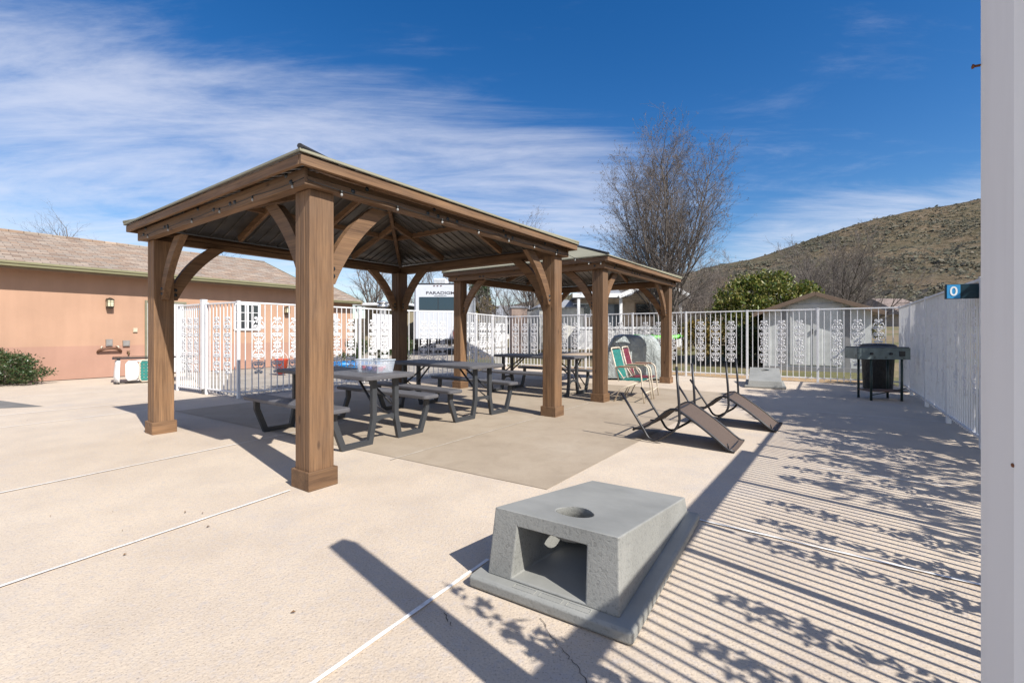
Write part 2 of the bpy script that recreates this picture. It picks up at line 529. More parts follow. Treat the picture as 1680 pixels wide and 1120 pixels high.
def rise(x, y):
    """ground height (m) beyond the far fence, x,y in E units."""
    a = Vector((FC[0], FC[1])); d = Vector((FE[0] - FC[0], FE[1] - FC[1])).normalized()
    nrm = Vector((-d.y, d.x))
    if nrm.y < 0: nrm = -nrm
    dist = (Vector((x, y)) - a).dot(nrm)
    side = max(0.0, min(1.0, (x + 1.5) / 3.0))
    k = max(0.0, dist - 2.2)
    return side * 0.055 * min(k, 26) * E

def ground_mat():
    m, t, b = new_mat('dry grass and dirt')
    vv = coords(t, 'Object')
    n_ = tnoise(t, vv, 0.35, 8, 0.65)
    c = ramp(t, n_, [(0.30, (0.17, 0.125, 0.075)), (0.46, (0.24, 0.18, 0.105)), (0.58, (0.125, 0.125, 0.045)), (0.75, (0.20, 0.165, 0.085))])
    f = tnoise(t, vv, 14, 6, 0.7)
    c = mixcol(t, 0.8, c, ramp(t, f, [(0.3, (0.55, 0.55, 0.5)), (0.65, (1, 1, 1))]), 'MULTIPLY')
    t.links.new(c, b.inputs['Base Color']); b.inputs['Roughness'].default_value = 0.95
    bump(t, b, f, 0.6, 0.04)
    return m
mb = MB()
xs = [-60 + i * 1.5 for i in range(100)]; ys = [-22 + j * 1.5 for j in range(64)]
for y in ys:
    for x in xs: mb.v.append((x * E, y * E, rise(x, y) - 0.06))
for j in range(len(ys) - 1):
    for i in range(len(xs) - 1):
        a = j * len(xs) + i
        mb.f.append((a, a + 1, a + len(xs) + 1, a + len(xs))); mb.smooth.append(True)
struct(mb.build('ground', ground_mat()))

RF0 = Vector((FE[0], FE[1], 0))
fdir2 = Vector((-0.597, -0.802, 0))
def rfence(t):
    p = RF0 + fdir * min(t, 5.4) + fdir2 * max(0, t - 5.4); return (p.x, p.y)
deck_poly = [(-16, -7.5), (rfence(16.4)[0] + .12, rfence(16.4)[1] - .08), (rfence(5.4)[0] + .14, rfence(5.4)[1] - .09), (FE[0] + .16, FE[1] + .02), (FC[0] + .02, FC[1] + .14),
             (FC[0] - .1, FC[1] + .02), (FB2[0] - .08, FB2[1] + .08), (FB[0] - .08, FB[1] + .06), (FA[0] - .1, FA[1] + .12),
             (FL[0], FL[1] + .25), (FL2[0] - .1, FL2[1] + .7), (-8.0, 11.2), (-9.6, 9.15), (-16, 2.6)]
sheet('pool_deck', deck_poly, 0.0, DECK, 0.12)
ASPH = simple('weathered grey asphalt', (0.33, 0.295, 0.25), 0.9, var=0.2, vs=1.2, bmp=0.3, bs=90)
sheet('road', [(-9.5, 9.0), (-7.9, 11.25), (-5.8, 8.5), (-4.95, 7.6), (-4.2, 7.0), (-2.3, 9.6), (-1.3, 10.35), (-1.25, 12), (-1.9, 16), (-1.9, 40), (-26, 40), (-26, 12)], -0.035, ASPH)
sheet('asphalt_patch', [(-9.4, 7.55), (-6.32, 6.16), (-7.42, 5.77), (-11.5, 4.4), (-14, 5.0)], 0.004,
      simple('dark driveway asphalt', (0.165, 0.160, 0.150), 0.9, var=0.15, vs=3, bmp=0.3, bs=120))
dn = Vector((FE[1] - FC[1], -(FE[0] - FC[0]), 0)).normalized() * -1
def off(p, k, a=0): return (p[0] + dn.x * k, p[1] + dn.y * k)
sheet('dirt_strip', [off(FE, .13), off(FE, 1.6), off(FC, 1.6), off(FC, .13)], -0.03,
      simple('sandy orange dirt', (0.36, 0.24, 0.125), 0.95, var=0.3, vs=2.2, bmp=0.6, bs=25))

# smooth slab under the two gazebos
SA = Vector((0.221, 2.905, 0)); sd_ = Vector((0.592, 0.806, 0)); sv_ = Vector((-0.841, 0.54, 0))
q = [SA, SA + sd_ * 5.70, SA + sd_ * 5.70 + v * 4.3, SA + sv_ * 5.35 + u * 3.6, SA + sv_ * 5.35]
sheet('patio_slab', [(p.x, p.y) for p in q], 0.004, SLAB)

def joint(p0, p1, w, mat=CAULK, z=0.008):
    p0, p1 = S(*p0), S(*p1)
    mb = MB(); rnd = random.Random(hash((round(p0.x, 2), round(p1.y, 2))) & 0xffff)
    d = (p1 - p0); L = d.length; d.normalize(); nn = Vector((-d.y, d.x, 0))
    k = max(2, int(L / 0.10)); vs = []
    for i in range(k + 1):
        p = p0 + d * L * i / k + nn * rnd.uniform(-.0015, .0015)
        ww = w * rnd.uniform(.78, 1.15) / 2
        vs += [p + nn * ww + Vector((0, 0, z)), p - nn * ww + Vector((0, 0, z))]
    mb.add(vs, [(2 * i, 2 * i + 1, 2 * i + 3, 2 * i + 2) for i in range(k)])
    struct(mb.build('joint_line', mat))
joint((-3.0, 0.01), (-1.40, 2.885), .022)
CAULK2 = simple('faded joint caulk', (0.52, 0.47, 0.40), 0.85, var=.2, vs=9, dirt=(.36, .30, .23))
joint((-0.95, 3.57), (0.30, 5.34), .014, CAULK2)
joint((0.30, 5.34), (1.21, 6.62), .012, CAULK2)
joint((-3.9, 1.60), (-2.461, 4.069), .020)
joint((-2.461, 4.069), (-1.85, 5.05), .013)
joint((-5.9, 3.85), (-4.67, 5.874), .016)
joint((-6.6, 4.85), (-5.064, 6.876), .020)
joint((-8.6, 6.3), (-6.6, 7.9), .016)
joint((-0.75, 1.01), (-0.105, 2.006), .022)
joint((0.9, 2.50), (2.6, 1.25), .020)
joint((3.456, 5.996), (4.81, 5.064), .016)
joint((2.25, 3.36), (3.55, 2.44), .010)
# hairline cracks
CRACK = simple('dark crack', (0.07, 0.055, 0.045), 0.95)
def crack(pts, w):
    mb = MB(); rnd = random.Random(7)
    P = []
    for a, b in zip(pts[:-1], pts[1:]):
        for i in range(8):
            t_ = i / 8
            P.append(S(a[0] + (b[0] - a[0]) * t_, a[1] + (b[1] - a[1]) * t_) + Vector((rnd.uniform(-1, 1), rnd.uniform(-1, 1), 0)) * .008)
    P.append(S(*pts[-1])); vs = []
    for i, p in enumerate(P):
        ww = w * rnd.uniform(.4, 1.3)
        vs += [p + Vector((ww, ww * .3, .0045)), p - Vector((ww, ww * .3, -.0045))]
    mb.add(vs, [(2 * i, 2 * i + 1, 2 * i + 3, 2 * i + 2) for i in range(len(P) - 1)])
    struct(mb.build('joint_line', CRACK))
crack([(0.10, 1.60), (0.155, 1.44), (0.20, 1.36), (0.24, 1.2)], .0014)
crack([(-0.24, 1.63), (-0.20, 1.55)], .0015)

# dark specks and dead leaves lying on the deck
rnd = random.Random(5)
mb = MB()
for i in range(26):
    x = rnd.uniform(-5.5, 1.2); y = rnd.uniform(1.3, 7.0)
    if i < 8: x, y = -2.0 + rnd.uniform(-.5, .5), 2.25 + rnd.uniform(-.3, .3)
    p = S(x, y); s_ = rnd.uniform(.004, .012); a = rnd.uniform(0, 6.3)
    d = Vector((math.cos(a), math.sin(a), 0)) * s_; e = Vector((-d.y, d.x, 0)) * .45
    mb.add([p - d + Vector((0, 0, .006)), p + e + Vector((0, 0, .014)), p + d + Vector((0, 0, .008)), p - e + Vector((0, 0, .010))], [(0, 1, 2, 3)])
struct(mb.build('dead_leaves', leaf_mat('dead leaf litter', [(.05, .03, .02), (.12, .07, .035), (.20, .11, .05)], 0.0, 0.8)), 'stuff')

# hill
HP = [(-1.6, .012), (-.6, .02), (-.19, .035), (.0, .06), (.213, .098), (.39, .129), (.467, .150), (.527, .163), (.604, .186), (.672, .209), (.754, .236), (.862, .262), (.947, .277), (1.03, .294), (1.3, .335), (1.8, .36), (2.6, .36)]
def ht(qv):
    for (a, ta), (b, tb) in zip(HP[:-1], HP[1:]):
        if a <= qv <= b: return ta + (tb - ta) * (qv - a) / (b - a)
    return HP[0][1] if qv < HP[0][0] else HP[-1][1]
Y0, Y1 = 42.0, 165.0
def hill_z(qv, Y):
    s_ = min(1.0, max(0.0, (Y - Y0) / (Y1 - Y0)))
    k = s_ ** 0.75 if Y <= Y1 else 1.0
    base = Y * ht(qv) * k + 1.2 * min(1, (Y - Y0) / 20 if Y > Y0 else 0)
    if Y > Y1: base = Y1 * ht(qv) + 1.2 - (Y - Y1) * 0.25
    nz = mnoise.noise(Vector((qv * Y * .05, Y * .05, 3))) * 1.6 + mnoise.noise(Vector((qv * Y * .17, Y * .17, 8))) * .5
    return (base + nz * min(1, s_ * 3) * (0.45 if Y > Y1 * .9 else 1)) - 0.3
mb = MB()
qs = [-1.6 + i * 0.02 for i in range(200)]; Ys = [Y0 + i * 3.0 for i in range(60)]
for Y in Ys:
    for qv in qs: mb.v.append((qv * Y * E, Y * E, hill_z(qv, Y) * E))
W_ = len(qs)
for j in range(len(Ys) - 1):
    for i in range(W_ - 1):
        a = j * W_ + i
        mb.f.append((a, a + 1, a + W_ + 1, a + W_)); mb.smooth.append(True)
def hill_mat():
    m, t, b = new_mat('dry scrubby hillside')
    vv = coords(t, 'Object')
    a = tnoise(t, vv, 0.035, 9, 0.68)
    c = ramp(t, a, [(0.30, (0.105, 0.092, 0.062)), (0.45, (0.165, 0.140, 0.098)), (0.55, (0.200, 0.152, 0.108)), (0.66, (0.255, 0.205, 0.142)), (0.8, (0.20, 0.128, 0.088))])
    f = tnoise(t, vv, 0.42, 8, 0.78)
    c = mixcol(t, 0.9, c, ramp(t, f, [(0.38, (0.33, 0.33, 0.27)), (0.50, (0.66, 0.65, 0.56)), (0.62, (1, 1, 1))]), 'MULTIPLY')
    t.links.new(c, b.inputs['Base Color']); b.inputs['Roughness'].default_value = 0.95
    b.inputs['Specular IOR Level'].default_value = 0.1
    bump(t, b, f, 0.9, 0.9)
    return m
struct(mb.build('hill', hill_mat()))
# scrub on the hill
rnd = random.Random(11)
mb = MB()
def clump(mb, c, r, n, rnd, flat=0.7, sz=0.5):
    for _ in range(n):
        d = Vector((rnd.gauss(0, 1), rnd.gauss(0, 1), rnd.gauss(0, 1)))
        if d.length < 1e-3: continue
        d = d.normalized() * rnd.uniform(.35, 1)
        p = c + Vector((d.x * r, d.y * r, abs(d.z) * r * flat))
        s_ = r * sz * rnd.uniform(.6, 1.2)
        a = Vector((rnd.uniform(-1, 1), rnd.uniform(-1, 1), rnd.uniform(-1, 1))).normalized() * s_
        b_ = a.orthogonal().normalized() * s_ * .8
        mb.add([p - a, p + b_, p + a, p - b_], [(0, 1, 2, 3)])
for i in range(19000):
    Y = Y0 + 8 + (Y1 - Y0 - 6) * rnd.random() ** .8
    qv = rnd.uniform(.1, 1.25)
    if mnoise.noise(Vector((qv * Y * .06, Y * .035, 1.7))) + .6 * mnoise.noise(Vector((qv * Y * .17, Y * .12, 5.7))) < rnd.uniform(-.55, .35): continue
    r = rnd.uniform(.25, .85) * E * (1.5 if rnd.random() < .06 else .74)
    clump(mb, Vector((qv * Y * E, Y * E, hill_z(qv, Y) * E)), r, 6, rnd, .75, .6)
struct(mb.build('hill_scrub', leaf_mat('hill scrub foliage', [(.052, .055, .036), (.085, .083, .052), (.128, .112, .078), (.068, .073, .045), (.15, .125, .09)], 0.1, 0.8), recalc=False), 'stuff')
#SPLIT1

# ------------------------------------------------------------------ gazebos
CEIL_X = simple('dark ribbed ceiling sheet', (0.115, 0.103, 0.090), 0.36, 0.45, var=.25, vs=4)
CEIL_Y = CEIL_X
bolt_mb = MB(); bolt_mb.lathe([(0, .012), (.012, .011), (.018, .006), (.020, 0)], 10)
def hexface(n):      # matrix turning +Z onto n
    return Vector(n).to_track_quat('Z', 'Y').to_matrix().to_4x4()
BOLT_ME = None
def bolt(parent, p, n):
    global BOLT_ME
    if BOLT_ME is None:
        o = bolt_mb.build('bolt', BOLT, parent); BOLT_ME = o.data
    else:
        o = bpy.data.objects.new('bolt', BOLT_ME); col.objects.link(o); o.parent = parent
    o.location = p; o.rotation_euler = Vector(n).to_track_quat('Z', 'Y').to_euler()
    return o

def gazebo(x, y, yaw, W, D, label, bolts=True):
    uu = Vector((math.sin(yaw), math.cos(yaw)))
    g = thing('gazebo', label, 'gazebo', S(x, y), math.atan2(uu.y, uu.x), 'timber gazebos on the patio')
    W *= E; D *= E
    B, Pw = .248, .205; ins = (B - Pw) / 2
    hb = 1.9074 * E; he = 2.0763 * E; ov = .1338 * E; ob = .043
    corners = [(0, 0, 1, 1), (W, 0, -1, 1), (0, D, 1, -1), (W, D, -1, -1)]
    for cx, cy, sx, sy in corners:
        c = (cx + sx * B / 2, cy + sy * B / 2)
        m = MB()
        # two laminated boards and a core give the post its vertical seams
        m.box((c[0], c[1], hb / 2), (Pw, Pw * .34, hb - .002), bev=.006)
        m.box((c[0], c[1] - Pw * .335, hb / 2), (Pw - .001, Pw * .325, hb - .004), bev=.005)
        m.box((c[0], c[1] + Pw * .335, hb / 2), (Pw - .001, Pw * .325, hb - .004), bev=.005)
        po = m.build('post', WZ, g)
        m = MB(); t_ = .022
        m.box((c[0], c[1] - B / 2 + t_ / 2, .072), (B, t_, .144), bev=.004)
        m.box((c[0], c[1] + B / 2 - t_ / 2, .072), (B, t_, .144), bev=.004)
        m.box((c[0] - B / 2 + t_ / 2, c[1], .071), (t_, B - 2 * t_, .142), bev=.004)
        m.box((c[0] + B / 2 - t_ / 2, c[1], .071), (t_, B - 2 * t_, .142), bev=.004)
        m.build('base_trim', WX, po)
    zt = he - .082                                  # top of beams
    # long sides: ledge beam below a set-back upper board
    for yy, s_ in ((-ob, 1), (D + ob, -1)):
        m = MB()
        m.box((W / 2, yy + s_ * .05, hb + .034), (W + 2 * ob, .10, .068), bev=.005)
        m.box((W / 2, yy + s_ * .055, (hb + .068 + zt) / 2), (W + 2 * ob - .006, .05, zt - hb - .070), bev=.004)
        bo = m.build('beam', WX, g)
        if bolts and s_ > 0:
            for fx in (.09, .30, .335, .37, .405, .62, .655, .93): bolt(bo, (W * fx, yy - .001, hb + .045), (0, -1, 0))
            for fx in (.13, .33, .62, .86): bolt(bo, (W * fx, yy + .029, hb + .11), (0, -1, 0))
    for xx, s_ in ((-ob, 1), (W + ob, -1)):
        m = MB()
        m.box((xx + s_ * .045, D / 2, (hb + zt) / 2), (.09, D + 2 * ob - .212, zt - hb), bev=.005)
        m.box((xx + s_ * .046, -ob + .1035, (hb + .068 + zt) / 2), (.088, .0, zt - hb - .07), bev=.0)
        m = MB()
        m.box((xx + s_ * .045, D / 2, (hb + zt) / 2 + .001), (.086, D + 2 * ob - .204, zt - hb - .004), bev=.005)
        bo = m.build('beam', WY, g)
        m2 = MB()
        m2.box((xx + s_ * .012 - s_ * .014, D / 2, (hb + zt) / 2), (.024, D + 2 * ob + .004, zt - hb + .004), bev=.004)
        m2.build('beam_facing', WY, bo)
        if bolts and s_ > 0:
            for fy in (.04, .30, .325, .42, .74, .765, .95): bolt(bo, (xx - .0145, D * fy, hb + .045), (-1, 0, 0))
            for fy in (.06, .52, .93): bolt(bo, (xx - .0145, D * fy, hb + .11), (-1, 0, 0))
    # knee braces
    for cx, cy, sx, sy in corners:
        c = Vector((cx + sx * B / 2, cy + sy * B / 2, 0))
        for d, mat in ((Vector((sx, 0, 0)), WX), (Vector((0, sy, 0)), WY)):
            s0 = Pw / 2
            inner = bez((s0 + .002, hb - .70, 0), (s0 + .20, hb - .30, 0), (s0 + .61, hb - .002, 0), 10)
            outer = bez((s0 + .002, hb - .545, 0), (s0 + .13, hb - .22, 0), (s0 + .42, hb - .002, 0), 10)
            foot = [(s0 + .002, hb - .70), (s0 + .055, hb - .70)]
            lo = [(p.x, p.y) for p in bez((s0 + .055, hb - .70, 0), (s0 + .235, hb - .275, 0), (s0 + .61, hb - .002, 0), 10)]
            up_ = [(p.x, p.y) for p in outer][::-1]
            poly = [foot[0]] + lo + up_
            side = Vector((-d.y, d.x, 0))
            fr = Matrix(((d.x, 0, side.x, c.x), (d.y, 0, side.y, c.y), (0, 1, 0, 0), (0, 0, 0, 1)))
            m = MB(); m.prism(poly, -.034, .034, fr)
            br = m.build('knee_brace', mat, g)
            if bolts:
                for zz in (.635, .575):
                    for sgn in (-1, 1):
                        p = fr @ Vector((s0 + .035, hb - zz, .034 * sgn))
                        if sgn * side.dot(Vector((-1 if abs(d.y) else 0, -1 if abs(d.x) else 0, 0))) > 0: bolt(br, p, side * sgn)
    # roof
    hd = D / 2 + ov; rise_ = hd * .366
    c0, c1, c2, c3 = (-ov, -ov), (W + ov, -ov), (W + ov, D + ov), (-ov, D + ov)
    r0, r1 = (-ov + hd, D / 2), (W + ov - hd, D / 2)
    def v3(p, z): return Vector((p[0], p[1], z))
    for pts, cm in (((c0, c1, r1, r0), CEIL_X), ((c1, c2, r1), CEIL_Y), ((c2, c3, r0, r1), CEIL_X), ((c3, c0, r0), CEIL_Y)):
        zs = [he if p in (c0, c1, c2, c3) else he + rise_ for p in pts]
        top = [v3(p, z) for p, z in zip(pts, zs)]; n = len(pts)
        mid = [p - Vector((0, 0, .016)) for p in top]; low = [p - Vector((0, 0, .024)) for p in top]
        m = MB()
        m.add(top + mid, [tuple(range(n)), tuple(range(2 * n - 1, n - 1, -1))] + [(i, n + i, n + (i + 1) % n, (i + 1) % n) for i in range(n)])
        # standing ribs up the slope
        a, b_ = top[0], top[1]
        L = (b_ - a).length; ax = (b_ - a).normalized()
        rp = m.build('roof_panel', ROOF_TOP, g)
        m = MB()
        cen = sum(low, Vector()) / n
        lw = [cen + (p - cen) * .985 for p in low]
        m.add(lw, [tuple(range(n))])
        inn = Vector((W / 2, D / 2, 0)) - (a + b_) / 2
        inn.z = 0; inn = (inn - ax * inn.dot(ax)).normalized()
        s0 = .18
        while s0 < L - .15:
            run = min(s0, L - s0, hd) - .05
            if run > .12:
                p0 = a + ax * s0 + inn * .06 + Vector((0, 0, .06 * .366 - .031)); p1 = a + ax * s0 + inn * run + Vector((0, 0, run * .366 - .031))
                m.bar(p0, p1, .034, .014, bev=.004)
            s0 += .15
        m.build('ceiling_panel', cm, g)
    # caps on hips and ridge
    for a, b_ in ((c0, r0), (c3, r0), (c1, r1), (c2, r1)):
        m = MB(); p0, p1 = v3(a, he + .012), v3(b_, he + rise_ + .012)
        d = (p0 - p1).normalized()
        m.tube([p1, p0 - d * .004], .020, 10)
        m.build('hip_cap', TRIM_DARK if a == c0 else ROOF_TOP, g)
    m = MB(); m.tube([v3(r0, he + rise_ + .012), v3(r1, he + rise_ + .012)], .032, 10); m.build('ridge_cap', ROOF_TOP, g)
    # fascia boards and metal drip edge
    fh = .072
    for p0, p1, mt in ((c0, c1, WX), (c3, c2, WX), (c0, c3, WY), (c1, c2, WY)):
        a, b_ = v3(p0, 0), v3(p1, 0); d = (b_ - a).normalized()
        inn = Vector((W / 2, D / 2, 0)) - (a + b_) / 2; inn.normalize()
        m = MB(); ext = .0 if mt is WX else -.03
        m.bar(a + inn * .032 - d * (ext - .02) + Vector((0, 0, he - .028 - fh / 2)), b_ + inn * .032 + d * (ext - .02) + Vector((0, 0, he - .028 - fh / 2)), .030, fh, bev=.003)
        fo = m.build('fascia', mt, g)
        m = MB(); m.bar(a + inn * .006 + Vector((0, 0, he - .010)), b_ + inn * .006 + Vector((0, 0, he - .010)), .010, .024, bev=.002)
        m.build('drip_edge', DRIP, fo)
    # framing under the sheets
    dz = .072
    def rafter(p0, p1, w=.045, h=.09, nm='rafter', mt=WX):
        m = MB(); m.bar(p0, p1, w, h, bev=.003); m.build(nm, mt, g)
    for a, b_ in ((c0, r0), (c3, r0), (c1, r1), (c2, r1)):
        p0, p1 = v3(a, he - dz), v3(b_, he + rise_ - dz)
        rafter(p0 + (p1 - p0) * .07, p1, .05, .10, 'hip_rafter', WY)
    rafter(v3(r0, he + rise_ - dz), v3(r1, he + rise_ - dz), .05, .10, 'ridge_board', WX)
    def slope(px_, py_):
        return he - dz + min(px_ + ov, W + ov - px_, py_ + ov, D + ov - py_) * .366
    for fx in (.27, .5, .73):
        for e in (0, 1):
            y0 = .02 if e == 0 else D - .02
            x_ = W * fx; k = min(x_ + ov, W + ov - x_, hd) - ov - .02
            y1 = k if e == 0 else D - k
            rafter(Vector((x_, y0, slope(x_, y0))), Vector((x_, y1, slope(x_, y1))), mt=WY)
    for fy in (.32, .68):
        for e in (0, 1):
            x0 = .02 if e == 0 else W - .02
            y_ = D * fy; k = min(y_ + ov, D + ov - y_) - ov - .02
            x1 = k if e == 0 else W - k
            rafter(Vector((x0, y_, slope(x0, y_))), Vector((x1, y_, slope(x1, y_))), mt=WX)
    k = .46 * hd - ov
    zz = he - dz + .46 * hd * .366 + .02
    for p0, p1, mt in (((k, k), (W - k, k), WX), ((k, D - k), (W - k, D - k), WX), ((k, k), (k, D - k), WY), ((W - k, k), (W - k, D - k), WY)):
        m = MB(); m.bar(v3(p0, zz), v3(p1, zz), .04, .075, bev=.003); m.build('purlin', mt, g)
    return g
G1 = gazebo(-1.2692, 2.8517, .619, 3.27, 2.94, 'larger looking brown timber gazebo nearest the viewer with a metal hip roof')
G2 = gazebo(1.2997, 6.4774, .632, 3.22, 2.945, 'brown timber gazebo standing behind the nearest one, its olive roof slope in view')

# ------------------------------------------------------------------ string lights on the gazebo beams
def g1(x, y, z): return S(-1.2692, 2.8517) + u * x + v * y + Vector((0, 0, z))
W1, D1 = 3.27 * E, 2.94 * E
hbm = 1.9074 * E
CABLE = simple('black cable', (0.015, 0.015, 0.015), 0.5)
BULB = simple('clear bulb glass', (0.30, 0.30, 0.29), 0.15)
def string_light(label, anchors, sag, spacing, tail=None):
    o = thing('string_light', label, 'string lights', anchors[0], 0, 'cables of small bulbs strung along the gazebos')
    base = anchors[0]; path = []
    for a, b_ in zip(anchors[:-1], anchors[1:]):
        for i in range(10):
            t_ = i / 10; p = a.lerp(b_, t_); p.z -= sag * 4 * t_ * (1 - t_); path.append(p - base)
    path.append(anchors[-1] - base)
    m = MB(); m.tube(path, .0035, 5); m.build('cable', CABLE, o)
    acc = spacing * .5; me = None; mec = None
    for a, b_ in zip(path[:-1], path[1:]):
        L = (b_ - a).length
        while acc < L:
            p = a.lerp(b_, acc / L)
            if me is None:
                m = MB(); m.lathe([(0, -.044), (.008, -.040), (.011, -.032), (.008, -.020), (.007, -.018)], 10)
                bo = m.build('bulb', BULB, o); me = bo.data
                m = MB(); m.cyl((0, 0, -.008), .0095, .022, 10); so_ = m.build('socket', CABLE, bo); mec = so_.data
            else:
                bo = bpy.data.objects.new('bulb', me); col.objects.link(bo); bo.parent = o
                so_ = bpy.data.objects.new('socket', mec); col.objects.link(so_); so_.parent = bo
            bo.location = p
            acc += spacing
        acc -= L
    return o
ed = -.058
string_light('cable of small bulbs along the left front beam of the nearest gazebo',
             [g1(ed, D1 * f, hbm + .045) for f in (1.0, .82, .62, .42, .2, -.01)], .012, .62)
string_light('cable of small bulbs along the right front beam of the nearest gazebo',
             [g1(W1 * f, ed, hbm + .03) for f in (-.01, .18, .38, .58, .78, 1.0)], .012, .56)
P2 = S(1.2997, 6.4774)
string_light('cable with bulbs spanning the gap between the two gazebos', [g1(W1, ed, hbm + .03), P2 + Vector((-.03, -.07, hbm + .10))], .05, .5)

# ------------------------------------------------------------------ white iron fences with scroll castings
H = 1.468 * E
def spiral(cx, cz, r0, a0, turns, sgn, n=16):
    return [Vector((cx + math.cos(a0 + sgn * t_ * turns * 2 * math.pi) * r0 * (1 - .72 * t_), 0, cz + math.sin(a0 + sgn * t_ * turns * 2 * math.pi) * r0 * (1 - .72 * t_))) for t_ in [i / n for i in range(n + 1)]]
def casting_mesh():
    m = MB(); rr = .0088
    for base in (-.268, .268):
        m.tube([(0, 0, base - .265), (0, 0, base + .265)], .008, 5)
        for sx in (-1, 1):
            for sz in (-1, 1):
                # end curl
                m.tube([Vector((0, 0, base + sz * .185))] + [Vector((p.x * 1, 0, p.z)) for p in spiral(sx * .048, base + sz * .232, .030, R(180) if sx > 0 else 0, 1.25, -sx * sz)], rr, 4)
                # diagonal leaf stem crossing outward
                m.tube(bez((0, 0, base + sz * .235), (sx * .03, 0, base + sz * .17), (sx * .088, 0, base + sz * .165), 5), [rr * .8, rr, rr * 1.1, rr, rr * .8, rr * .5], 4)
                # large C scroll
                m.tube(bez((sx * .066, 0, base + sz * .18), (sx * .105, 0, base + sz * .13), (sx * .100, 0, base + sz * .085), 5), rr, 4, False)
                m.tube(spiral(sx * .054, base + sz * .080, .046, 0 if sx > 0 else R(180), 1.35, -sx * sz, 20), [rr * (1.2 - .5 * i / 20) for i in range(21)], 4)
            for sz in (-1, 1):
                for (cx_, cz_, q_) in ((.048, .232, .018), (.054, .080, .020), (.030, .155, .015), (.075, .150, .012), (.024, .045, .015)):
                    m.lathe([(0, .010), (q_ * .8, .006), (q_, 0), (q_ * .8, -.006), (0, -.010)], 7, (sx * cx_, 0, base + sz * cz_), hexface((0, 1, 0)))
            # waist leaf
            m.tube(bez((0, 0, base), (sx * .03, 0, base + .018), (sx * .050, 0, base + .0), 5), [rr, rr * 1.6, rr * 1.5, rr, rr * .7, rr * .4], 4)
        for zz in (0, .1, -.1, .2, -.2): m.lathe([(0, .022), (.015, .012), (.018, 0), (.015, -.012), (0, -.022)], 6, (0, 0, base + zz))
    return m
def leaf_casting_mesh():
    """denser casting of the right fence: small leaves and buds around a stem inside the same outline"""
    m = MB(); rnd = random.Random(31)
    for base in (-.268, .268):
        m.tube([(0, 0, base - .265), (0, 0, base + .265)], .009, 5)
        for _ in range(84):
            z = base + max(-.26, min(.26, rnd.gauss(0, .14))); wz_ = .075 * (1 - (abs(z - base) / .30) ** 2) + .012 * math.sin(z * 40)
            x = max(-.09, min(.09, rnd.gauss(0, .6) * wz_)); a = rnd.uniform(0, 3.14); l = rnd.uniform(.016, .034); w_ = l * .6
            d = Vector((math.cos(a), 0, math.sin(a))); n_ = Vector((-d.z, 0, d.x)); c = Vector((x, 0, z)); y = Vector((0, .006, 0))
            m.add([c - d * l, c + n_ * w_, c + d * l, c - n_ * w_, c + y, c - y], [(0, 1, 4), (1, 2, 4), (2, 3, 4), (3, 0, 4), (1, 0, 5), (2, 1, 5), (3, 2, 5), (0, 3, 5)])
    return m
CAST_ME = {}
def casting(parent, x, z, leafy_cast=False):
    if leafy_cast not in CAST_ME:
        o = (leaf_casting_mesh() if leafy_cast else casting_mesh()).build('scroll_casting', WHITE, parent); CAST_ME[leafy_cast] = o.data
    else:
        o = bpy.data.objects.new('scroll_casting', CAST_ME[leafy_cast]); col.objects.link(o); o.parent = parent
    o.location = (x, 0, z)
POST_ME = {}
def fpost(parent, x, w=.050, h=H, cap=True):
    key = (w, h)
    if key not in POST_ME:
        m = MB(); m.box((0, 0, h / 2), (w, w, h), bev=.004)
        if cap: m.box((0, 0, h + .004), (w + .006, w + .006, .012), bev=.004)
        o = m.build('post', WHITE, parent); POST_ME[key] = o.data
    else:
        o = bpy.data.objects.new('post', POST_ME[key]); col.objects.link(o); o.parent = parent
    o.location = (x, 0, 0); return o
PAN_ME = {}
def panel(parent, x, L, slots, double=False, zb=.11, pk=.016, low=.07):
    if slots > 18: pk = .0155
    key = (round(L, 3), slots, double, zb, low)
    if key not in PAN_ME:
        m = MB()
        m.box((L / 2, 0, H - .018), (L - .052, .036, .030), bev=.003)
        m.box((L / 2, 0, zb), (L - .052, .030, .028), bev=.003)
        for i in range(1, slots):
            xx = L * i / slots
            m.box((xx, 0, (low + H - .034) / 2), (pk, pk, H - .034 - low), bev=.002)
            if double: m.box((xx - L / slots * .45, .055, (low + H - .08) / 2), (pk, pk, H - .08 - low), bev=.002)
        if double: m.box((L / 2, .055, H - .10), (L - .052, .03, .03), bev=.003)
        o = m.build('picket_panel', WHITE, parent); PAN_ME[key] = o.data
    else:
        o = bpy.data.objects.new('picket_panel', PAN_ME[key]); col.objects.link(o); o.parent = parent
    o.location = (x, 0, 0)
ZC = .80 * E
def fence(label, p0, p1, nb, slots=12, scroll=(3, 6, 9), double=False, z0=0.0, end_post=True, low=.05, leafy_cast=False):
    a, b_ = S(*p0), S(*p1); d = b_ - a; L = d.length
    o = thing('iron_fence', label, 'fence', a + Vector((0, 0, z0)), math.atan2(d.y, d.x), 'white iron fence around the pool deck')
    bl = L / nb
    for i in range(nb):
        fpost(o, i * bl)
        panel(o, i * bl, bl, slots, double, low=low)
        for k in scroll: casting(o, i * bl + bl * k / slots, ZC, leafy_cast)
    if end_post: fpost(o, L)
    return o
fence('long white scroll fence behind the gazebos running to the far corner', FC, FE, 7, low=.055)
fence('white iron fence along the shaded right edge of the deck', FE, rfence(5.4), 4, 15, (4, 8, 12), low=.075, leafy_cast=True)
fence('white iron fence running past the tall white post toward the viewer', rfence(5.4), rfence(16.3), 9, 22, (5, 11, 16), low=.075, leafy_cast=True)
fence('white scroll fence in front of the orange building, between the gate post and the gazebo', FA, FB, 3, 11, (3, 6, 9))
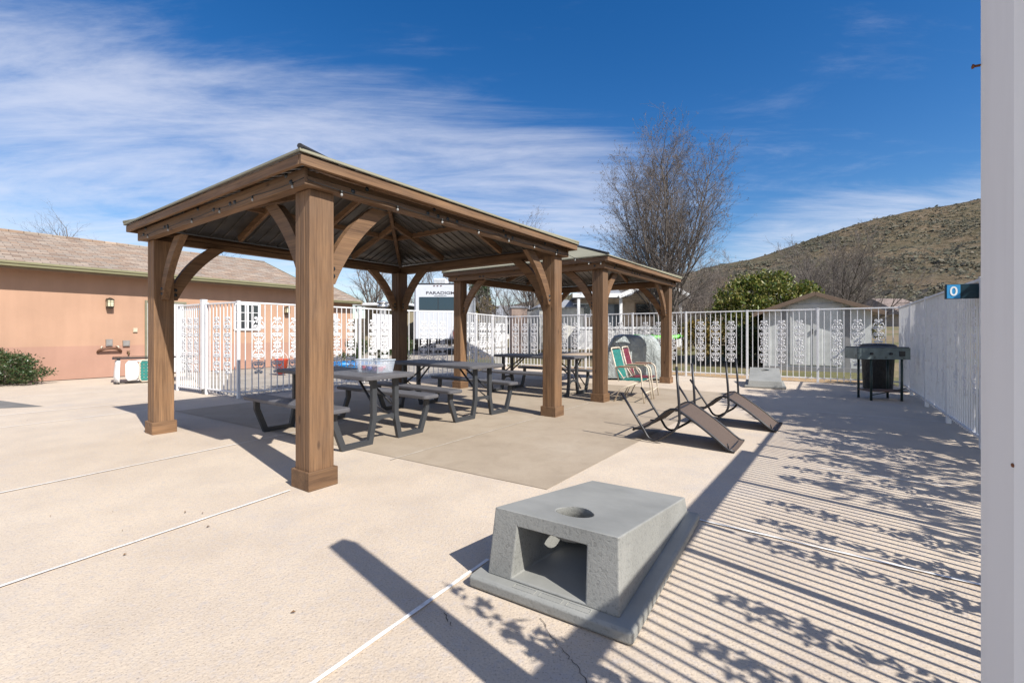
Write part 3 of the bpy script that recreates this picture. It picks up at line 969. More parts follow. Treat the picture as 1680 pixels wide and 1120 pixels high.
fence('single white fence bay in front of the motor home rear window', FB, FB2, 1, 11, (4, 6, 8))
fence('white scroll fence receding behind the picnic tables toward the back corner', FB2, FC, 3, 10, (3, 5, 8), end_post=False)
fence('short white fence bay with two scroll castings beside the thick gate post', FL, FA, 1, 9, (3, 6), end_post=False)
go = thing('iron_gate', 'white iron gate of close set pickets left of the thick white gate post', 'gate', S(*FL2), math.atan2(FL[1] - FL2[1], FL[0] - FL2[0]))
gl = (S(*FL) - S(*FL2)).length - .14
panel(go, .0, gl, 12, True, zb=.09, low=.06)
fpost(go, 0)
for k in (3, 6, 9): casting(go, gl * k / 12, ZC)
m = MB(); m.box((gl + .03, 0, 1.52 * E / 2 + .05), (.095, .095, 1.52 * E - .10), bev=.008); m.box((gl + .03, 0, 1.52 * E + .005), (.10, .10, .014), bev=.004)
gp = m.build('gate_post', WHITE, go)
WHEEL = simple('grey caster rubber', (0.12, 0.12, 0.125), 0.6)
m = MB(); m.tube([(gl + .03, -.02, .048), (gl + .03, .02, .048)], .048, 18); m.build('caster_wheel', WHEEL, gp)

# blank white boards fixed to the fence
def fence_board(label, t0, t1, z0, z1):
    a, b_ = S(*FA), S(*FB); d = (b_ - a).normalized(); L = (b_ - a).length; nn = Vector((-d.y, d.x, 0))
    p0, p1 = a + d * L * t0, a + d * L * t1
    m = MB(); c = (p1 - p0).length
    m.box((c / 2, 0, 0), (c, .008, (z1 - z0)), bev=.002)
    o = m.build('sign_board', simple('blank white board', (.80, .80, .82), .5, var=.03), None)
    o.location = p0 + nn * .042 + Vector((0, 0, (z0 + z1) / 2)); o.rotation_euler = (0, 0, math.atan2(d.y, d.x))
    tag(o, label, 'sign', 'blank white boards on the fence')
fence_board('smaller blank white board on the fence, half hidden by the nearest gazebo post', .285, .53, .97 * E, 1.336 * E)
fence_board('taller blank white board on the fence left of the shaded rear gazebo post', .765, .945, .66 * E, 1.36 * E)

# ------------------------------------------------------------------ picnic tables
def picnic(c, label, rz=RZ_U):
    t_ = thing('picnic_table', label, 'picnic table', c, rz, 'grey picnic tables with attached benches')
    def slabm(cx, w, L, z, th, rad):
        m = MB(); pts = []
        for sx, sy, a0 in ((1, 1, 0), (-1, 1, 90), (-1, -1, 180), (1, -1, 270)):
            for k in range(5):
                a = R(a0 + k * 22.5)
                pts.append((cx + sx * (w / 2 - rad) + rad * math.cos(a), sy * (L / 2 - rad) + rad * math.sin(a)))
        def inset(p, d): return (p[0] - (d if p[0] > cx else -d), p[1] - (d if p[1] > 0 else -d))
        rings = [([inset(p, .006) for p in pts], z - th), (pts, z - th + .008), (pts, z - .008), ([inset(p, .007) for p in pts], z)]
        vs = []; n = len(pts)
        for r_, zz in rings: vs += [(p[0], p[1], zz) for p in r_]
        fs = [tuple(range(n))[::-1]]
        for k in range(3): fs += [(k * n + i, k * n + (i + 1) % n, (k + 1) * n + (i + 1) % n, (k + 1) * n + i) for i in range(n)]
        fs.append(tuple(range(3 * n, 4 * n)))
        m.add(vs, fs)
        return m
    slabm(0, .70, 1.83, .742, .045, .07).build('table_top', PLASTIC_TOP, t_)
    for s_ in (-1, 1):
        slabm(s_ * .62, .245, 1.80, .448, .042, .05).build('bench', PLASTIC_TOP, t_)
    for sy in (-1, 1):
        y = sy * .78
        for s_ in (-1, 1):
            m = MB(); w = .058; dp = .045
            pts = [(s_ * .15, .70), (s_ * .15, .27), (s_ * .20, .028), (s_ * .525, .028), (s_ * .625, .29), (s_ * .625, .405)]
            # one bent flat-sided frame, mitred at the joints
            P = [Vector((a, 0, b_)) for a, b_ in pts]; L_ = []; R_ = []
            for i, p in enumerate(P):
                t0 = (P[i] - P[i - 1]).normalized() if i else (P[1] - P[0]).normalized()
                t1 = (P[i + 1] - P[i]).normalized() if i < len(P) - 1 else t0
                tt = (t0 + t1).normalized(); nn = Vector((-tt.z, 0, tt.x)); k = w / 2 / max(.5, nn.dot(Vector((-t0.z, 0, t0.x))))
                L_.append(p + nn * k); R_.append(p - nn * k)
            vs = []
            for a, b_ in zip(L_, R_):
                for yy in (-dp / 2, dp / 2): vs += [(a.x, y + yy, a.z), (b_.x, y + yy, b_.z)]
            fs = [(0, 1, 3, 2)]
            for i in range(len(P) - 1):
                q0, q1 = i * 4, i * 4 + 4
                fs += [(q0, q1, q1 + 1, q0 + 1), (q0 + 2, q0 + 3, q1 + 3, q1 + 2), (q0, q0 + 2, q1 + 2, q1), (q0 + 1, q1 + 1, q1 + 3, q0 + 3)]
            e = (len(P) - 1) * 4; fs.append((e, e + 2, e + 3, e + 1))
            m.add(vs, fs)
            m.build('leg_frame', FRAME_GREY, t_)
        m = MB(); m.prism([(-.12, .295), (-.12, .225), (-.06, .255), (.06, .255), (.12, .225), (.12, .295)], y - .016, y + .016, Matrix(((1, 0, 0, 0), (0, 0, 1, 0), (0, 1, 0, 0), (0, 0, 0, 1))))
        m.build('tie_plate', FRAME_GREY, t_)
        for s_ in (-1, 1):
            m = MB(); m.tube([(s_ * .05, y - sy * .42, .69), (s_ * .12, y - sy * .03, .40)], .014, 8); m.build('brace', BLACK_TUBE, t_)
        m = MB(); m.tube([(-.13, y - sy * .02, .43), (.13, y - sy * .02, .26)], .009, 6); m.build('brace', BLACK_TUBE, t_)
    return t_
tb = picnic(S(-1.17, 4.20) + v * .78, 'nearest dark grey picnic table, holding a clear plastic bin, its end by the near post')
copy_tree(tb, S(-.33, 5.43) + v * .78, RZ_U - R(3), 'dark grey picnic table in the middle, behind the one with the plastic bin')
copy_tree(tb, S(.99, 7.28) + v * .80, RZ_U - R(1), 'farthest dark grey picnic table, under the rear gazebo and crossed by its front post')

# clear plastic bin with coloured cups
bn = thing('plastic_bin', 'clear plastic bin of pink and blue cups on the nearest picnic table', 'storage bin', S(-1.245, 4.33) + v * .10 + Vector((0, 0, .7425)), RZ_U)
BIN = clear_plastic('cloudy clear plastic', (.62, .68, .76), .30)
m = MB()
w0, l0, w1, l1, hh = .110, .175, .128, .200, .145
rim = lambda w, l, z: [Vector((-w, -l, z)), Vector((w, -l, z)), Vector((w, l, z)), Vector((-w, l, z))]
a, b_ = rim(w0, l0, .002), rim(w1, l1, hh)
a2, b2 = rim(w0 - .004, l0 - .004, .006), rim(w1 - .004, l1 - .004, hh)
m.add(a + b_ + a2 + b2, [(0, 1, 2, 3)] + [(i, (i + 1) % 4, 4 + (i + 1) % 4, 4 + i) for i in range(4)] + [(8 + i, 8 + (i + 1) % 4, 12 + (i + 1) % 4, 12 + i) for i in range(4)] + [(8, 9, 10, 11)] + [(4 + i, 4 + (i + 1) % 4, 12 + (i + 1) % 4, 12 + i) for i in range(4)])
m.build('tub', BIN, bn)
m = MB()
for p, q_ in zip(b_, b_[1:] + b_[:1]): m.bar(p, q_, .018, .012, bev=.003)
m.build('rim', clear_plastic('bin rim plastic', (.55, .62, .70), .6), bn)
rnd = random.Random(4)
cupc = [(.55, .05, .08), (.10, .12, .35), (.35, .18, .32), (.60, .30, .35), (.08, .22, .45)]
for i in range(11):
    x_, y_ = rnd.uniform(-.075, .075), -.145 + i * .029
    o = thing('cup', 'small bright plastic cup or toy heaped inside the clear bin on the nearest picnic table', 'cup', bn.location + Matrix.Rotation(RZ_U, 3, 'Z') @ Vector((x_, y_, .012)), rnd.uniform(0, 6), 'bright cups heaped in the clear bin')
    m = MB(); m.lathe([(.0, .0), (.026, .001), (.036, .062), (.033, .062), (.024, .008), (0, .006)], 14)
    m.build('cup_body', simple('cup plastic', cupc[i % 5], .4), o)
    m = MB(); m.lathe([(.036, .060), (.039, .062), (.038, .066), (.033, .064)], 14); m.build('cup_rim', simple('cup rim', (.7, .65, .68), .4), o)
#SPLIT2
# ------------------------------------------------------------------ concrete bag-toss boards
def toss_board(label, origin, rz):
    o = thing('bag_toss_board', label, 'cornhole board', origin, rz, 'cast concrete bag toss boards')
    bw, bl, th = .657 * E, 1.14 * E, .05 * E
    m = MB(); m.box((bw / 2, bl / 2, th / 2), (bw, bl, th), bev=.012)
    ba = m.build('base', CAST, o)
    bv = ba.modifiers.new('soft edge', 'BEVEL'); bv.width = .004; bv.segments = 2
    for k in range(3):
        m = MB(); x0 = bw * (.30 + k * .165); y0 = .020; w, h = bw * .135, .030
        for a, b_ in (((x0, y0), (x0 + w, y0)), ((x0 + w, y0), (x0 + w, y0 + h)), ((x0 + w, y0 + h), (x0, y0 + h)), ((x0, y0 + h), (x0, y0))):
            m.bar((a[0], a[1], th + .0008), (b_[0], b_[1], th + .0008), .004, .004, bev=.001)
        m.build('cast_plaque', CAST, ba)
    # body
    f0 = .05 * E; bk = 1.125 * E; lx, rx = .060 * E, .597 * E
    zf, zb, lean, tap = .302 * E, .130 * E, .034 * E, .013 * E
    th2 = th - .001
    FBL, FBR = Vector((lx, f0, th2)), Vector((rx, f0, th2)); BBL, BBR = Vector((lx, bk, th2)), Vector((rx, bk, th2))
    FTL, FTR = Vector((lx + tap, f0 + lean, zf)), Vector((rx - tap, f0 + lean, zf))
    BTL, BTR = Vector((lx + tap * .6, bk - .03, zb)), Vector((rx - tap * .6, bk - .03, zb))
    n_top = (FTR - FTL).cross(BTL - FTL).normalized()
    hc = Vector((bw / 2, f0 + lean + .20 * E, 0)); hr = .0765 * E
    bm = bmesh.new()
    V_ = lambda p: bm.verts.new(p)
    def zplane(A, B_, C, x, y):
        nn = (B_ - A).cross(C - A); return A.z - (nn.x * (x - A.x) + nn.y * (y - A.y)) / nn.z
    fbl, fbr, bbl, bbr, ftl, ftr, btl, btr = map(V_, (FBL, FBR, BBL, BBR, FTL, FTR, BTL, BTR))
    def plate_with_hole(c4, A, B_, C):
        """c4: 4 corner verts ccw; returns circle verts."""
        K = 32; ring = []
        for k in range(K):
            a = 2 * math.pi * (k + .5) / K
            x, y = hc.x + hr * math.cos(a), hc.y + hr * math.sin(a)
            ring.append(V_((x, y, zplane(A, B_, C, x, y))))
        angs = [math.atan2(c.co.y - hc.y, c.co.x - hc.x) % (2 * math.pi) for c in c4]
        order = sorted(range(4), key=lambda i: angs[i])
        cs = [c4[i] for i in order]; an = [angs[i] for i in order]
        own = []
        for k in range(K):
            a = 2 * math.pi * (k + .5) / K
            own.append(min(range(4), key=lambda i: abs((an[i] - a + math.pi) % (2 * math.pi) - math.pi)))
        for k in range(K):
            k2 = (k + 1) % K
            c = cs[own[k]]
            if own[k] == own[k2]: bm.faces.new((ring[k], ring[k2], c))
            else: bm.faces.new((ring[k], ring[k2], cs[own[k2]], c))
        return ring
    top_ring = plate_with_hole([ftl, ftr, btr, btl], FTL, FTR, BTL)
    # front opening
    def onfront(fx, z):
        t_ = (z - th2) / (zf - th2)
        L_ = FBL.lerp(FTL, t_); R__ = FBR.lerp(FTR, t_); return L_.lerp(R__, fx)
    ofs = [onfront(.205, th + .012), onfront(.77, th + .012), onfront(.77, .250 * E), onfront(.215, .250 * E)]
    ov_ = [V_(p) for p in ofs]
    bm.faces.new((fbl, fbr, ov_[1], ov_[0])); bm.faces.new((fbr, ftr, ov_[2], ov_[1])); bm.faces.new((ftr, ftl, ov_[3], ov_[2])); bm.faces.new((ftl, fbl, ov_[0], ov_[3]))
    bm.faces.new((fbr, bbr, btr, ftr)); bm.faces.new((fbl, ftl, btl, bbl)); bm.faces.new((bbl, btl, btr, bbr)); bm.faces.new((fbl, bbl, bbr, fbr))
    # cavity
    yb = f0 + .56 * E
    cb = [Vector((lx + .19 * E, yb, th + .012)), Vector((rx - .14 * E, yb, th + .012)), Vector((rx - .14 * E, yb, .105 * E)), Vector((lx + .19 * E, yb, .105 * E))]
    cv = [V_(p) for p in cb]
    bm.faces.new((ov_[0], ov_[1], cv[1], cv[0])); bm.faces.new((ov_[1], ov_[2], cv[2], cv[1])); bm.faces.new((ov_[3], ov_[0], cv[0], cv[3])); bm.faces.new((cv[0], cv[1], cv[2], cv[3]))
    low_ring = plate_with_hole([ov_[3], ov_[2], cv[2], cv[3]], ofs[3], ofs[2], cb[3])
    K = len(top_ring)
    for k in range(K): bm.faces.new((top_ring[k], top_ring[(k + 1) % K], low_ring[(k + 1) % K], low_ring[k]))
    bmesh.ops.recalc_face_normals(bm, faces=bm.faces)
    me = bpy.data.meshes.new('board_body'); bm.to_mesh(me); bm.free()
    bo = bpy.data.objects.new('board_body', me); col.objects.link(bo); me.materials.append(CAST); bo.parent = o
    m = MB(); m.lathe([(hr - .002, .262 * E), (hr - .002, .182 * E), (hr + .012, .182 * E), (hr + .012, .235 * E)], 32, (hc.x, hc.y, 0)); m.build('sun_spot_baffle', CAST, bo)  # added ring under the hole, narrows the sun spot inside the cavity
    bv = bo.modifiers.new('soft edge', 'BEVEL'); bv.width = .010; bv.segments = 3; bv.limit_method = 'ANGLE'; bv.angle_limit = R(35)
    return o
toss_board('large grey concrete bag toss board in the foreground, open front facing the viewer', S(-.1736, 1.797), math.atan2(-.535, .845))
toss_board('distant grey concrete bag toss board by the far fence, low end facing the viewer', S(5.33, 8.97), math.atan2(-.477, .88) + math.pi)

# ------------------------------------------------------------------ upside-down sling chairs
def sling_mat():
    m, t, b = new_mat('brown sling mesh')
    vv = coords(t, 'Object', (1, 1, 1))
    w = N(t, 'ShaderNodeTexWave', wave_type='BANDS', bands_direction='X', i_Scale=22.0, i_Distortion=.4); t.links.new(vv, w.inputs['Vector'])
    w2 = N(t, 'ShaderNodeTexWave', wave_type='BANDS', bands_direction='Y', i_Scale=36.0, i_Distortion=.5); t.links.new(vv, w2.inputs['Vector'])
    c = ramp(t, w.outputs['Fac'], [(.2, (.062, .043, .034)), (.8, (.150, .108, .083))])
    c = mixcol(t, .55, c, ramp(t, w2.outputs['Fac'], [(.2, (.6, .56, .55)), (.8, (1, 1, 1))]), 'MULTIPLY')
    t.links.new(c, b.inputs['Base Color']); b.inputs['Roughness'].default_value = .75
    bump(t, b, w.outputs['Fac'], .25, .002)
    return m
SLING = sling_mat()
def sling_chair(label, origin, rz):
    o = thing('sling_chair', label, 'chair', origin, rz, 'upside-down brown sling chairs')
    prof = [(-.035, .012), (.01, .020), (.05, .050), (.12, .108), (.22, .182), (.32, .250), (.405, .302), (.44, .318), (.485, .312), (.53, .286), (.60, .222), (.68, .152), (.75, .112), (.83, .100)]
    P = [(s_ * E, z * E) for s_, z in prof]; wd = .47 * E
    m = MB(); vs = []; nx = 6
    for y, z in P:
        for i in range(nx + 1):
            x = wd * i / nx; sag = -.012 * math.sin(math.pi * i / nx)
            vs.append((x, y, z + sag * .6))
    vs2 = [(x, y, z - .003) for x, y, z in vs]; n = len(vs)
    fs = []
    for j in range(len(P) - 1):
        for i in range(nx):
            a = j * (nx + 1) + i
            fs += [(a, a + 1, a + nx + 2, a + nx + 1), (n + a + nx + 1, n + a + nx + 2, n + a + 1, n + a)]
    m.add(vs + vs2, fs, True)
    m.build('sling', SLING, o, recalc=False)
    for x in (-.008, wd + .008):
        m = MB(); m.tube([(x, y, z + .002) for y, z in P], .0135, 10); m.build('side_rail', BLACK_TUBE, o)
    for k in (1, -1, 7):
        m = MB(); m.tube([(-.008, P[k][0], P[k][1] - .012), (wd + .008, P[k][0], P[k][1] - .012)], .0115, 8); m.build('cross_rail', BLACK_TUBE, o)
    for x in (-.036, wd + .036):
        raw = [(.936, .430), (.80, .225), (.72, .105)] + [(p.x, p.y) for p in bez((.69, .055, 0), (.655, .010, 0), (.60, .030, 0), 4)]
        raw += [(.53, .075)] + [(p.x, p.y) for p in bez((.49, .102, 0), (.415, .145, 0), (.402, .235, 0), 6)] + [(.408, .40), (.429, .698)]
        m = MB(); m.tube([(x, s_ * E, z * E) for s_, z in raw], .0135, 10); m.build('leg_frame', BLACK_TUBE, o)
    m = MB(); m.tube([(-.036, .80 * E, .225 * E), (wd + .036, .80 * E, .225 * E)], .0115, 8); m.build('cross_rail', BLACK_TUBE, o)
    m = MB(); m.tube([(.0, .012 * E, .03 * E), (-.004, .02 * E, .075 * E)], .007, 6); m.build('hinge', BLACK_TUBE, o)
    return o
c1 = sling_chair('nearer upside-down brown sling chair, its legs in the air, half on the grey slab', S(1.813, 3.795), RZ_U)
copy_tree(c1, S(2.615, 4.58), RZ_U - R(1), 'farther upside-down brown sling chair, legs in the air, on the pink deck')

# ------------------------------------------------------------------ webbed lawn chairs
def lawn_chair(label, loc, rz, web, name='lawn_chair'):
    o = thing(name, label, 'lawn chair', loc, rz)          # faces local +x, width along y, origin between the front feet
    w = .27; r_ = .0125
    for s_ in (-1, 1):
        m = MB(); y = s_ * w
        m.tube([(.02, y, .0), (-.035, y, .48)] + bez((-.04, y, .52), (-.05, y, .60), (-.13, y, .605), 5) + [(-.46, y, .60)], r_, 8)
        m.build('arm_leg', CREAM, o)
        m = MB(); m.tube([(-.50, y * .94, 0.0), (-.40, y * .94, .22), (-.06, y * .94, .36)], r_ * .9, 8); m.build('leg', CREAM, o)
        m = MB(); m.tube([(-.42, y * .92, .36), (-.55, y * .92, .88)], r_, 8); m.build('back_post', CREAM, o)
        m = MB(); m.tube([(-.46, y, .60), (-.33, y * .97, .40)], r_ * .8, 6); m.build('arm_stay', CREAM, o)
        m = MB(); m.box((-.26, y, .618), (.30, .045, .016), bev=.005); m.build('armrest', simple('tan armrest', (.34, .24, .17), .6), o)
    m = MB(); m.tube([(-.0, -w, .16), (-.0, w, .16)], r_ * .8, 8); m.build('stretcher', CREAM, o)
    m = MB(); m.tube([(-.50, -w * .94, .02), (-.50, w * .94, .02)], r_ * .8, 8); m.build('stretcher', CREAM, o)
    m = MB(); m.tube([(-.55, -w * .92, .88)] + bez((-.555, -w * .92, .90), (-.558, -w * .9, .925), (-.56, -w * .7, .925), 3) + bez((-.56, w * .7, .925), (-.558, w * .9, .925), (-.555, w * .92, .90), 3) + [(-.55, w * .92, .88)], r_, 8); m.build('top_rail', CREAM, o)
    m = MB()
    for k in range(6):
        x = -.40 + k * .068; m.box((x, 0, .372 + (.004 if k % 2 else 0)), (.056, 2 * w * .95, .003), bev=.001)
    for k in range(7):
        m.box((-.23, -.21 + k * .07, .376 + (.003 if k % 2 else -.002)), (.40, .052, .003), bev=.001)
    m.build('seat', web, o)
    m = MB(); ax = Vector((-.14, 0, .58)).normalized()
    rot = Matrix((ax, (0, 1, 0), ax.cross(Vector((0, 1, 0))))).transposed()
    for k in range(8): m.box(Vector((-.425, 0, .38)) + ax * (.05 + k * .064) + Vector((.004 if k % 2 else 0, 0, 0)), (.058, 2 * w * .92, .003), rot, .001)
    for k in range(7): m.box(Vector((-.425, -.20 + k * .067, .38)) + ax * .275 + Vector((.003, 0, 0)), (.50, .050, .003), rot, .001)
    bk = m.build('backrest', web, o)
    m = MB()
    for s_ in (-1, 1):
        for k in range(8): m.box(Vector((-.418, s_ * w * .92, .38)) + ax * (.05 + k * .064), (.022, .012, .014), rot, .002)
    m.build('clip_row', WEB_CLIP, bk)
    return o
fac = math.atan2(-.50, .866)
lawn_chair('green webbed lawn chair with cream frame right of the rear gazebo front post', S(1.95, 6.60), fac, GREEN_WEB)
lawn_chair('maroon webbed lawn chair behind the green one, in front of the covered grill', S(2.21, 7.05), fac + R(4), MAROON_WEB)

# ------------------------------------------------------------------ covered grill
def cover_mat():
    m, t, b = new_mat('grey plastic grill cover')
    vv = coords(t, 'Object')
    f = tnoise(t, vv, 2.2, 6, .6, 1.0)
    c = ramp(t, f, [(.3, (.24, .265, .27)), (.55, (.36, .40, .40)), (.75, (.48, .53, .53))])
    t.links.new(c, b.inputs['Base Color']); b.inputs['Roughness'].default_value = .38
    bump(t, b, tnoise(t, coords(t, 'Object', (1, 1, .45)), 5, 5, .6, 2.0), .9, .08)
    return m
gr = thing('covered_grill', 'barbecue grill under a wrinkled grey plastic cover beside the far fence', 'grill', S(2.60, 9.75), R(-8))
m = MB(); nx, nz = 44, 22; Wg, Dg, Hg = 1.30, .58, 1.14
rnd = random.Random(9); vs = []
def gz(tx): return Hg * (1 - max(0, abs(tx) - .62) ** 2 * 2.1)
prof_n = 40
for i in range(nx + 1):
    tx = -1 + 2 * i / nx
    for k in range(prof_n + 1):
        a = math.pi * k / prof_n          # 0 front bottom .. pi back bottom
        ca, sa = math.cos(a), math.sin(a)
        e_ = 3.2
        yy = -(abs(ca) ** (2 / e_)) * (1 if ca > 0 else -1) * Dg / 2
        zz = (abs(sa) ** (2 / 7.0)) * gz(tx)
        x = tx * Wg / 2
        flare = 1 + .05 * (1 - zz / Hg)
        wr = mnoise.noise(Vector((x * 4, yy * 5, zz * 2.2 + 3))) * .045 + mnoise.noise(Vector((x * 11, yy * 11, zz * 3))) * .026
        vs.append((x * flare, yy * flare + wr, max(.05, zz + wr * .7)))
fs = []
for i in range(nx):
    for k in range(prof_n):
        a = i * (prof_n + 1) + k; fs.append((a, a + 1, a + prof_n + 2, a + prof_n + 1))
e0 = list(range(prof_n + 1)); e1 = [nx * (prof_n + 1) + k for k in range(prof_n + 1)]
fs += [tuple(e0[::-1]), tuple(e1)]
m.add(vs, fs, True); m.build('cover', cover_mat(), gr)
for sx in (-1, 1):
    m = MB(); m.box((sx * .45, 0, .03), (.05, .40, .06), bev=.01); m.build('foot', BLACK_TUBE, gr)

# ------------------------------------------------------------------ round table behind the far picnic table
rt = thing('round_table', 'round tan topped patio table behind the farthest picnic table', 'table', S(1.02, 8.45))
m = MB(); m.lathe([(0, .70), (.60, .70), (.63, .705), (.64, .72), (.63, .735), (0, .738)], 40); m.build('table_top', simple('tan speckled table top', (.33, .26, .20), .5, vs=30), rt)
for k in range(4):
    a = k * math.pi / 2 + .5; m = MB(); m.tube([(.50 * math.cos(a), .50 * math.sin(a), 0), (.22 * math.cos(a), .22 * math.sin(a), .35), (.46 * math.cos(a), .46 * math.sin(a), .70)], .016, 8); m.build('leg', BLACK_TUBE, rt)

# ------------------------------------------------------------------ griddle stand and rubbish bin
gd = thing('griddle_stand', 'weathered grey green griddle stand on thin black legs by the far right corner', 'griddle', S(5.27, 6.69), math.atan2(-.24, .56) + R(14))
GRID = simple('scuffed grey green steel', (.165, .205, .205), .45, .25, var=.3, vs=5, dirt=(.055, .06, .055))
gx0, gx1, gzb, gzt = -.22, .60, .63 * E - .03, .79 * E - .02
m = MB()
t_ = .012
for yy in (0, .42): m.box(((gx0 + gx1) / 2, yy, (gzb + gzt) / 2), (gx1 - gx0, t_, gzt - gzb), bev=.003)
for xx in (gx0, gx1): m.box((xx, .21, (gzb + gzt) / 2), (t_, .42 - t_ - .002, gzt - gzb - .002), bev=.003)
m.box(((gx0 + gx1) / 2, .21, gzb + .03), (gx1 - gx0 - .03, .40, .01), bev=.002)
gb = m.build('firebox', GRID, gd)
m = MB(); m.box(((gx0 + gx1) / 2, .21, gzt + .006), (gx1 - gx0 - .02, .40, .016), bev=.004); m.build('griddle_plate', simple('black griddle plate', (.03, .032, .033), .5), gd)
for kx in (.25, .62):
    m = MB(); m.tube([(gx0 + (gx1 - gx0) * kx, -.008, (gzb + gzt) / 2), (gx0 + (gx1 - gx0) * kx, -.04, (gzb + gzt) / 2)], .022, 14); m.build('knob', BLACK_TUBE, gb)
m = MB(); m.box((gx1 - .13, -.012, (gzb + gzt) / 2), (.09, .012, .09), bev=.003); m.build('latch', BLACK_TUBE, gb)
DKGREEN = simple('dark green painted leg', (.018, .035, .032), .45)
for xx, yy in ((.0, .02), (.48, .02), (.0, .40), (.48, .40)):
    m = MB(); m.tube([(xx, yy, 0 if yy < .2 else .0), (xx, yy, gzb)], .019, 10); m.build('leg', DKGREEN, gd)
m = MB(); m.box((.28, .21, .16), (.60, .36, .012), bev=.003); m.build('shelf', simple('rusty shelf', (.16, .085, .05), .8), gd)
m = MB(); m.tube([(.56, .03, .22), (.20, .38, .05)], .010, 6); m.build('brace', DKGREEN, gd)

tbn = thing('rubbish_bin', 'black rubbish bin with a crumpled bag liner behind the griddle stand', 'bin', S(6.42, 8.02), .3)
def bag_mat():
    m, t, b = new_mat('crumpled black bag')
    b.inputs['Base Color'].default_value = (.008, .009, .010, 1); b.inputs['Roughness'].default_value = .5
    bump(t, b, tnoise(t, coords(t, 'Object', (1, 1, .5)), 9, 6, .65, 2.5), 1.0, .06)
    return m
BAG = bag_mat()
m = MB(); prof = [(0, .015), (.24, .015), (.25, .03), (.285, .80), (.31, .88), (.305, .92), (.26, .91), (0, .87)]
m.lathe(prof, 36); m.build('liner', BAG, tbn)
m = MB(); m.lathe([(.31, .90), (.32, .925), (.26, .955), (.13, .968), (0, .97)], 30); m.build('lid', simple('black bin lid', (.02, .02, .022), .5), tbn)

# ------------------------------------------------------------------ right edge: square post, score board, fence-top plank
PW = .096 * E
PRZ = RZ_U + R(10); pv = Matrix.Rotation(R(10), 3, 'Z') @ v
def post_mat():
    m, t, b = new_mat('chalky white painted post')
    vv = coords(t, 'Object')
    f = tnoise(t, coords(t, 'Object', (6, 6, .4)), 1.2, 7, .65)
    c = ramp(t, f, [(.3, (.74, .725, .70)), (.6, (.83, .82, .80)), (.85, (.85, .845, .83))])
    # rust specks
    r = tnoise(t, vv, 9, 5, .6)
    k = ramp(t, r, [(.775, (0, 0, 0)), (.80, (1, 1, 1))])
    c = mixcol(t, k, c, (.30, .13, .05))
    t.links.new(c, b.inputs['Base Color']); b.inputs['Roughness'].default_value = .65
    bump(t, b, tnoise(t, vv, 60, 4), .10, .002)
    return m
pst = thing('square_post', 'tall square white post close by on the right with rust marks', 'post', S(.619, .560) - pv * PW, PRZ)
m = MB(); m.box((PW / 2, PW / 2, 1.01 * E), (PW, PW, 2.02 * E), bev=.008); m.build('shaft', post_mat(), pst)
RUST = simple('rusty screw', (.20, .075, .03), .8, .3, var=.4, vs=40)
m = MB(); m.tube([(PW - .006, PW, 1.375 * E), (PW - .006, PW + .008, 1.375 * E)], .0022, 8); m.lathe([(0, 0), (.0035, .0), (.004, .002), (0, .0035)], 10, (PW - .006, PW + .008, 1.375 * E), hexface((0, 1, 0)))
m.build('screw', RUST, pst)
m = MB(); m.lathe([(.0, .002), (.0028, .0014), (.0034, 0)], 10, (.010, PW + .0002, .835 * E), hexface((0, 1, 0))); m.build('screw', RUST, pst)

sb = thing('score_board', 'dark scoring board with a blue zero tile, left of the tall white post', 'scoreboard', S(3.81, 4.02), math.atan2(-.16, .40))
bl_ = .95 * E
m = MB(); m.box((bl_ / 2, 0, 1.356 * E), (bl_, .03, .128 * E), bev=.004); m.build('board', simple('blue black board', (.006, .030, .045), .35), sb)
m = MB(); m.box((.062, -.019, 1.354 * E), (.110, .008, .118 * E), bev=.002); tl = m.build('number_tile', simple('blue tile', (.035, .27, .55), .4), sb)
def text_mesh(body, size, mat, parent, loc, rot, extr=.001, sx=1.0, name='lettering', bold=0.0):
    cu = bpy.data.curves.new(name, 'FONT'); cu.body = body; cu.size = size; cu.extrude = extr; cu.align_x = 'CENTER'; cu.align_y = 'CENTER'; cu.offset = bold
    tmp = bpy.data.objects.new('tmp', cu); col.objects.link(tmp)
    bpy.context.view_layer.update()
    me = bpy.data.meshes.new_from_object(tmp.evaluated_get(bpy.context.evaluated_depsgraph_get()))
    bpy.data.objects.remove(tmp); me.name = name
    o = bpy.data.objects.new(name, me); col.objects.link(o); me.materials.clear(); me.materials.append(mat)
    o.parent = parent; o.location = loc; o.rotation_euler = rot; o.scale = (sx, 1, 1)
    return o
LETTER_W = simple('white lettering', (.78, .80, .80), .5)
text_mesh('0', .135, LETTER_W, tl, (.062, -.0245, 1.354 * E), (R(90), 0, 0), .001, 1.0, 'numeral', .001)
m = MB(); m.box((bl_ * .55, .045, 1.02 * E), (.045, .045, 2.04 * E - .7), bev=.004); m.build('bracket', WHITE, sb)
pk = thing('fence_plank', 'long white plank on the fence top beyond the tall white post', 'plank', RF0 + fdir * 0, math.atan2(fdir2.y, fdir2.x))
pk.location = (rfence(6.95)[0] * E, rfence(6.95)[1] * E, 0)
m = MB(); m.box((4.2, 0, H + .055), (8.4, .03, .10), bev=.004); m.build('board', WHITE, pk)
for k in range(5):
    m = MB(); m.box((.1 + k * 2.0, .035, H - .02), (.04, .02, .30), bev=.003); m.build('cleat', WHITE, pk)
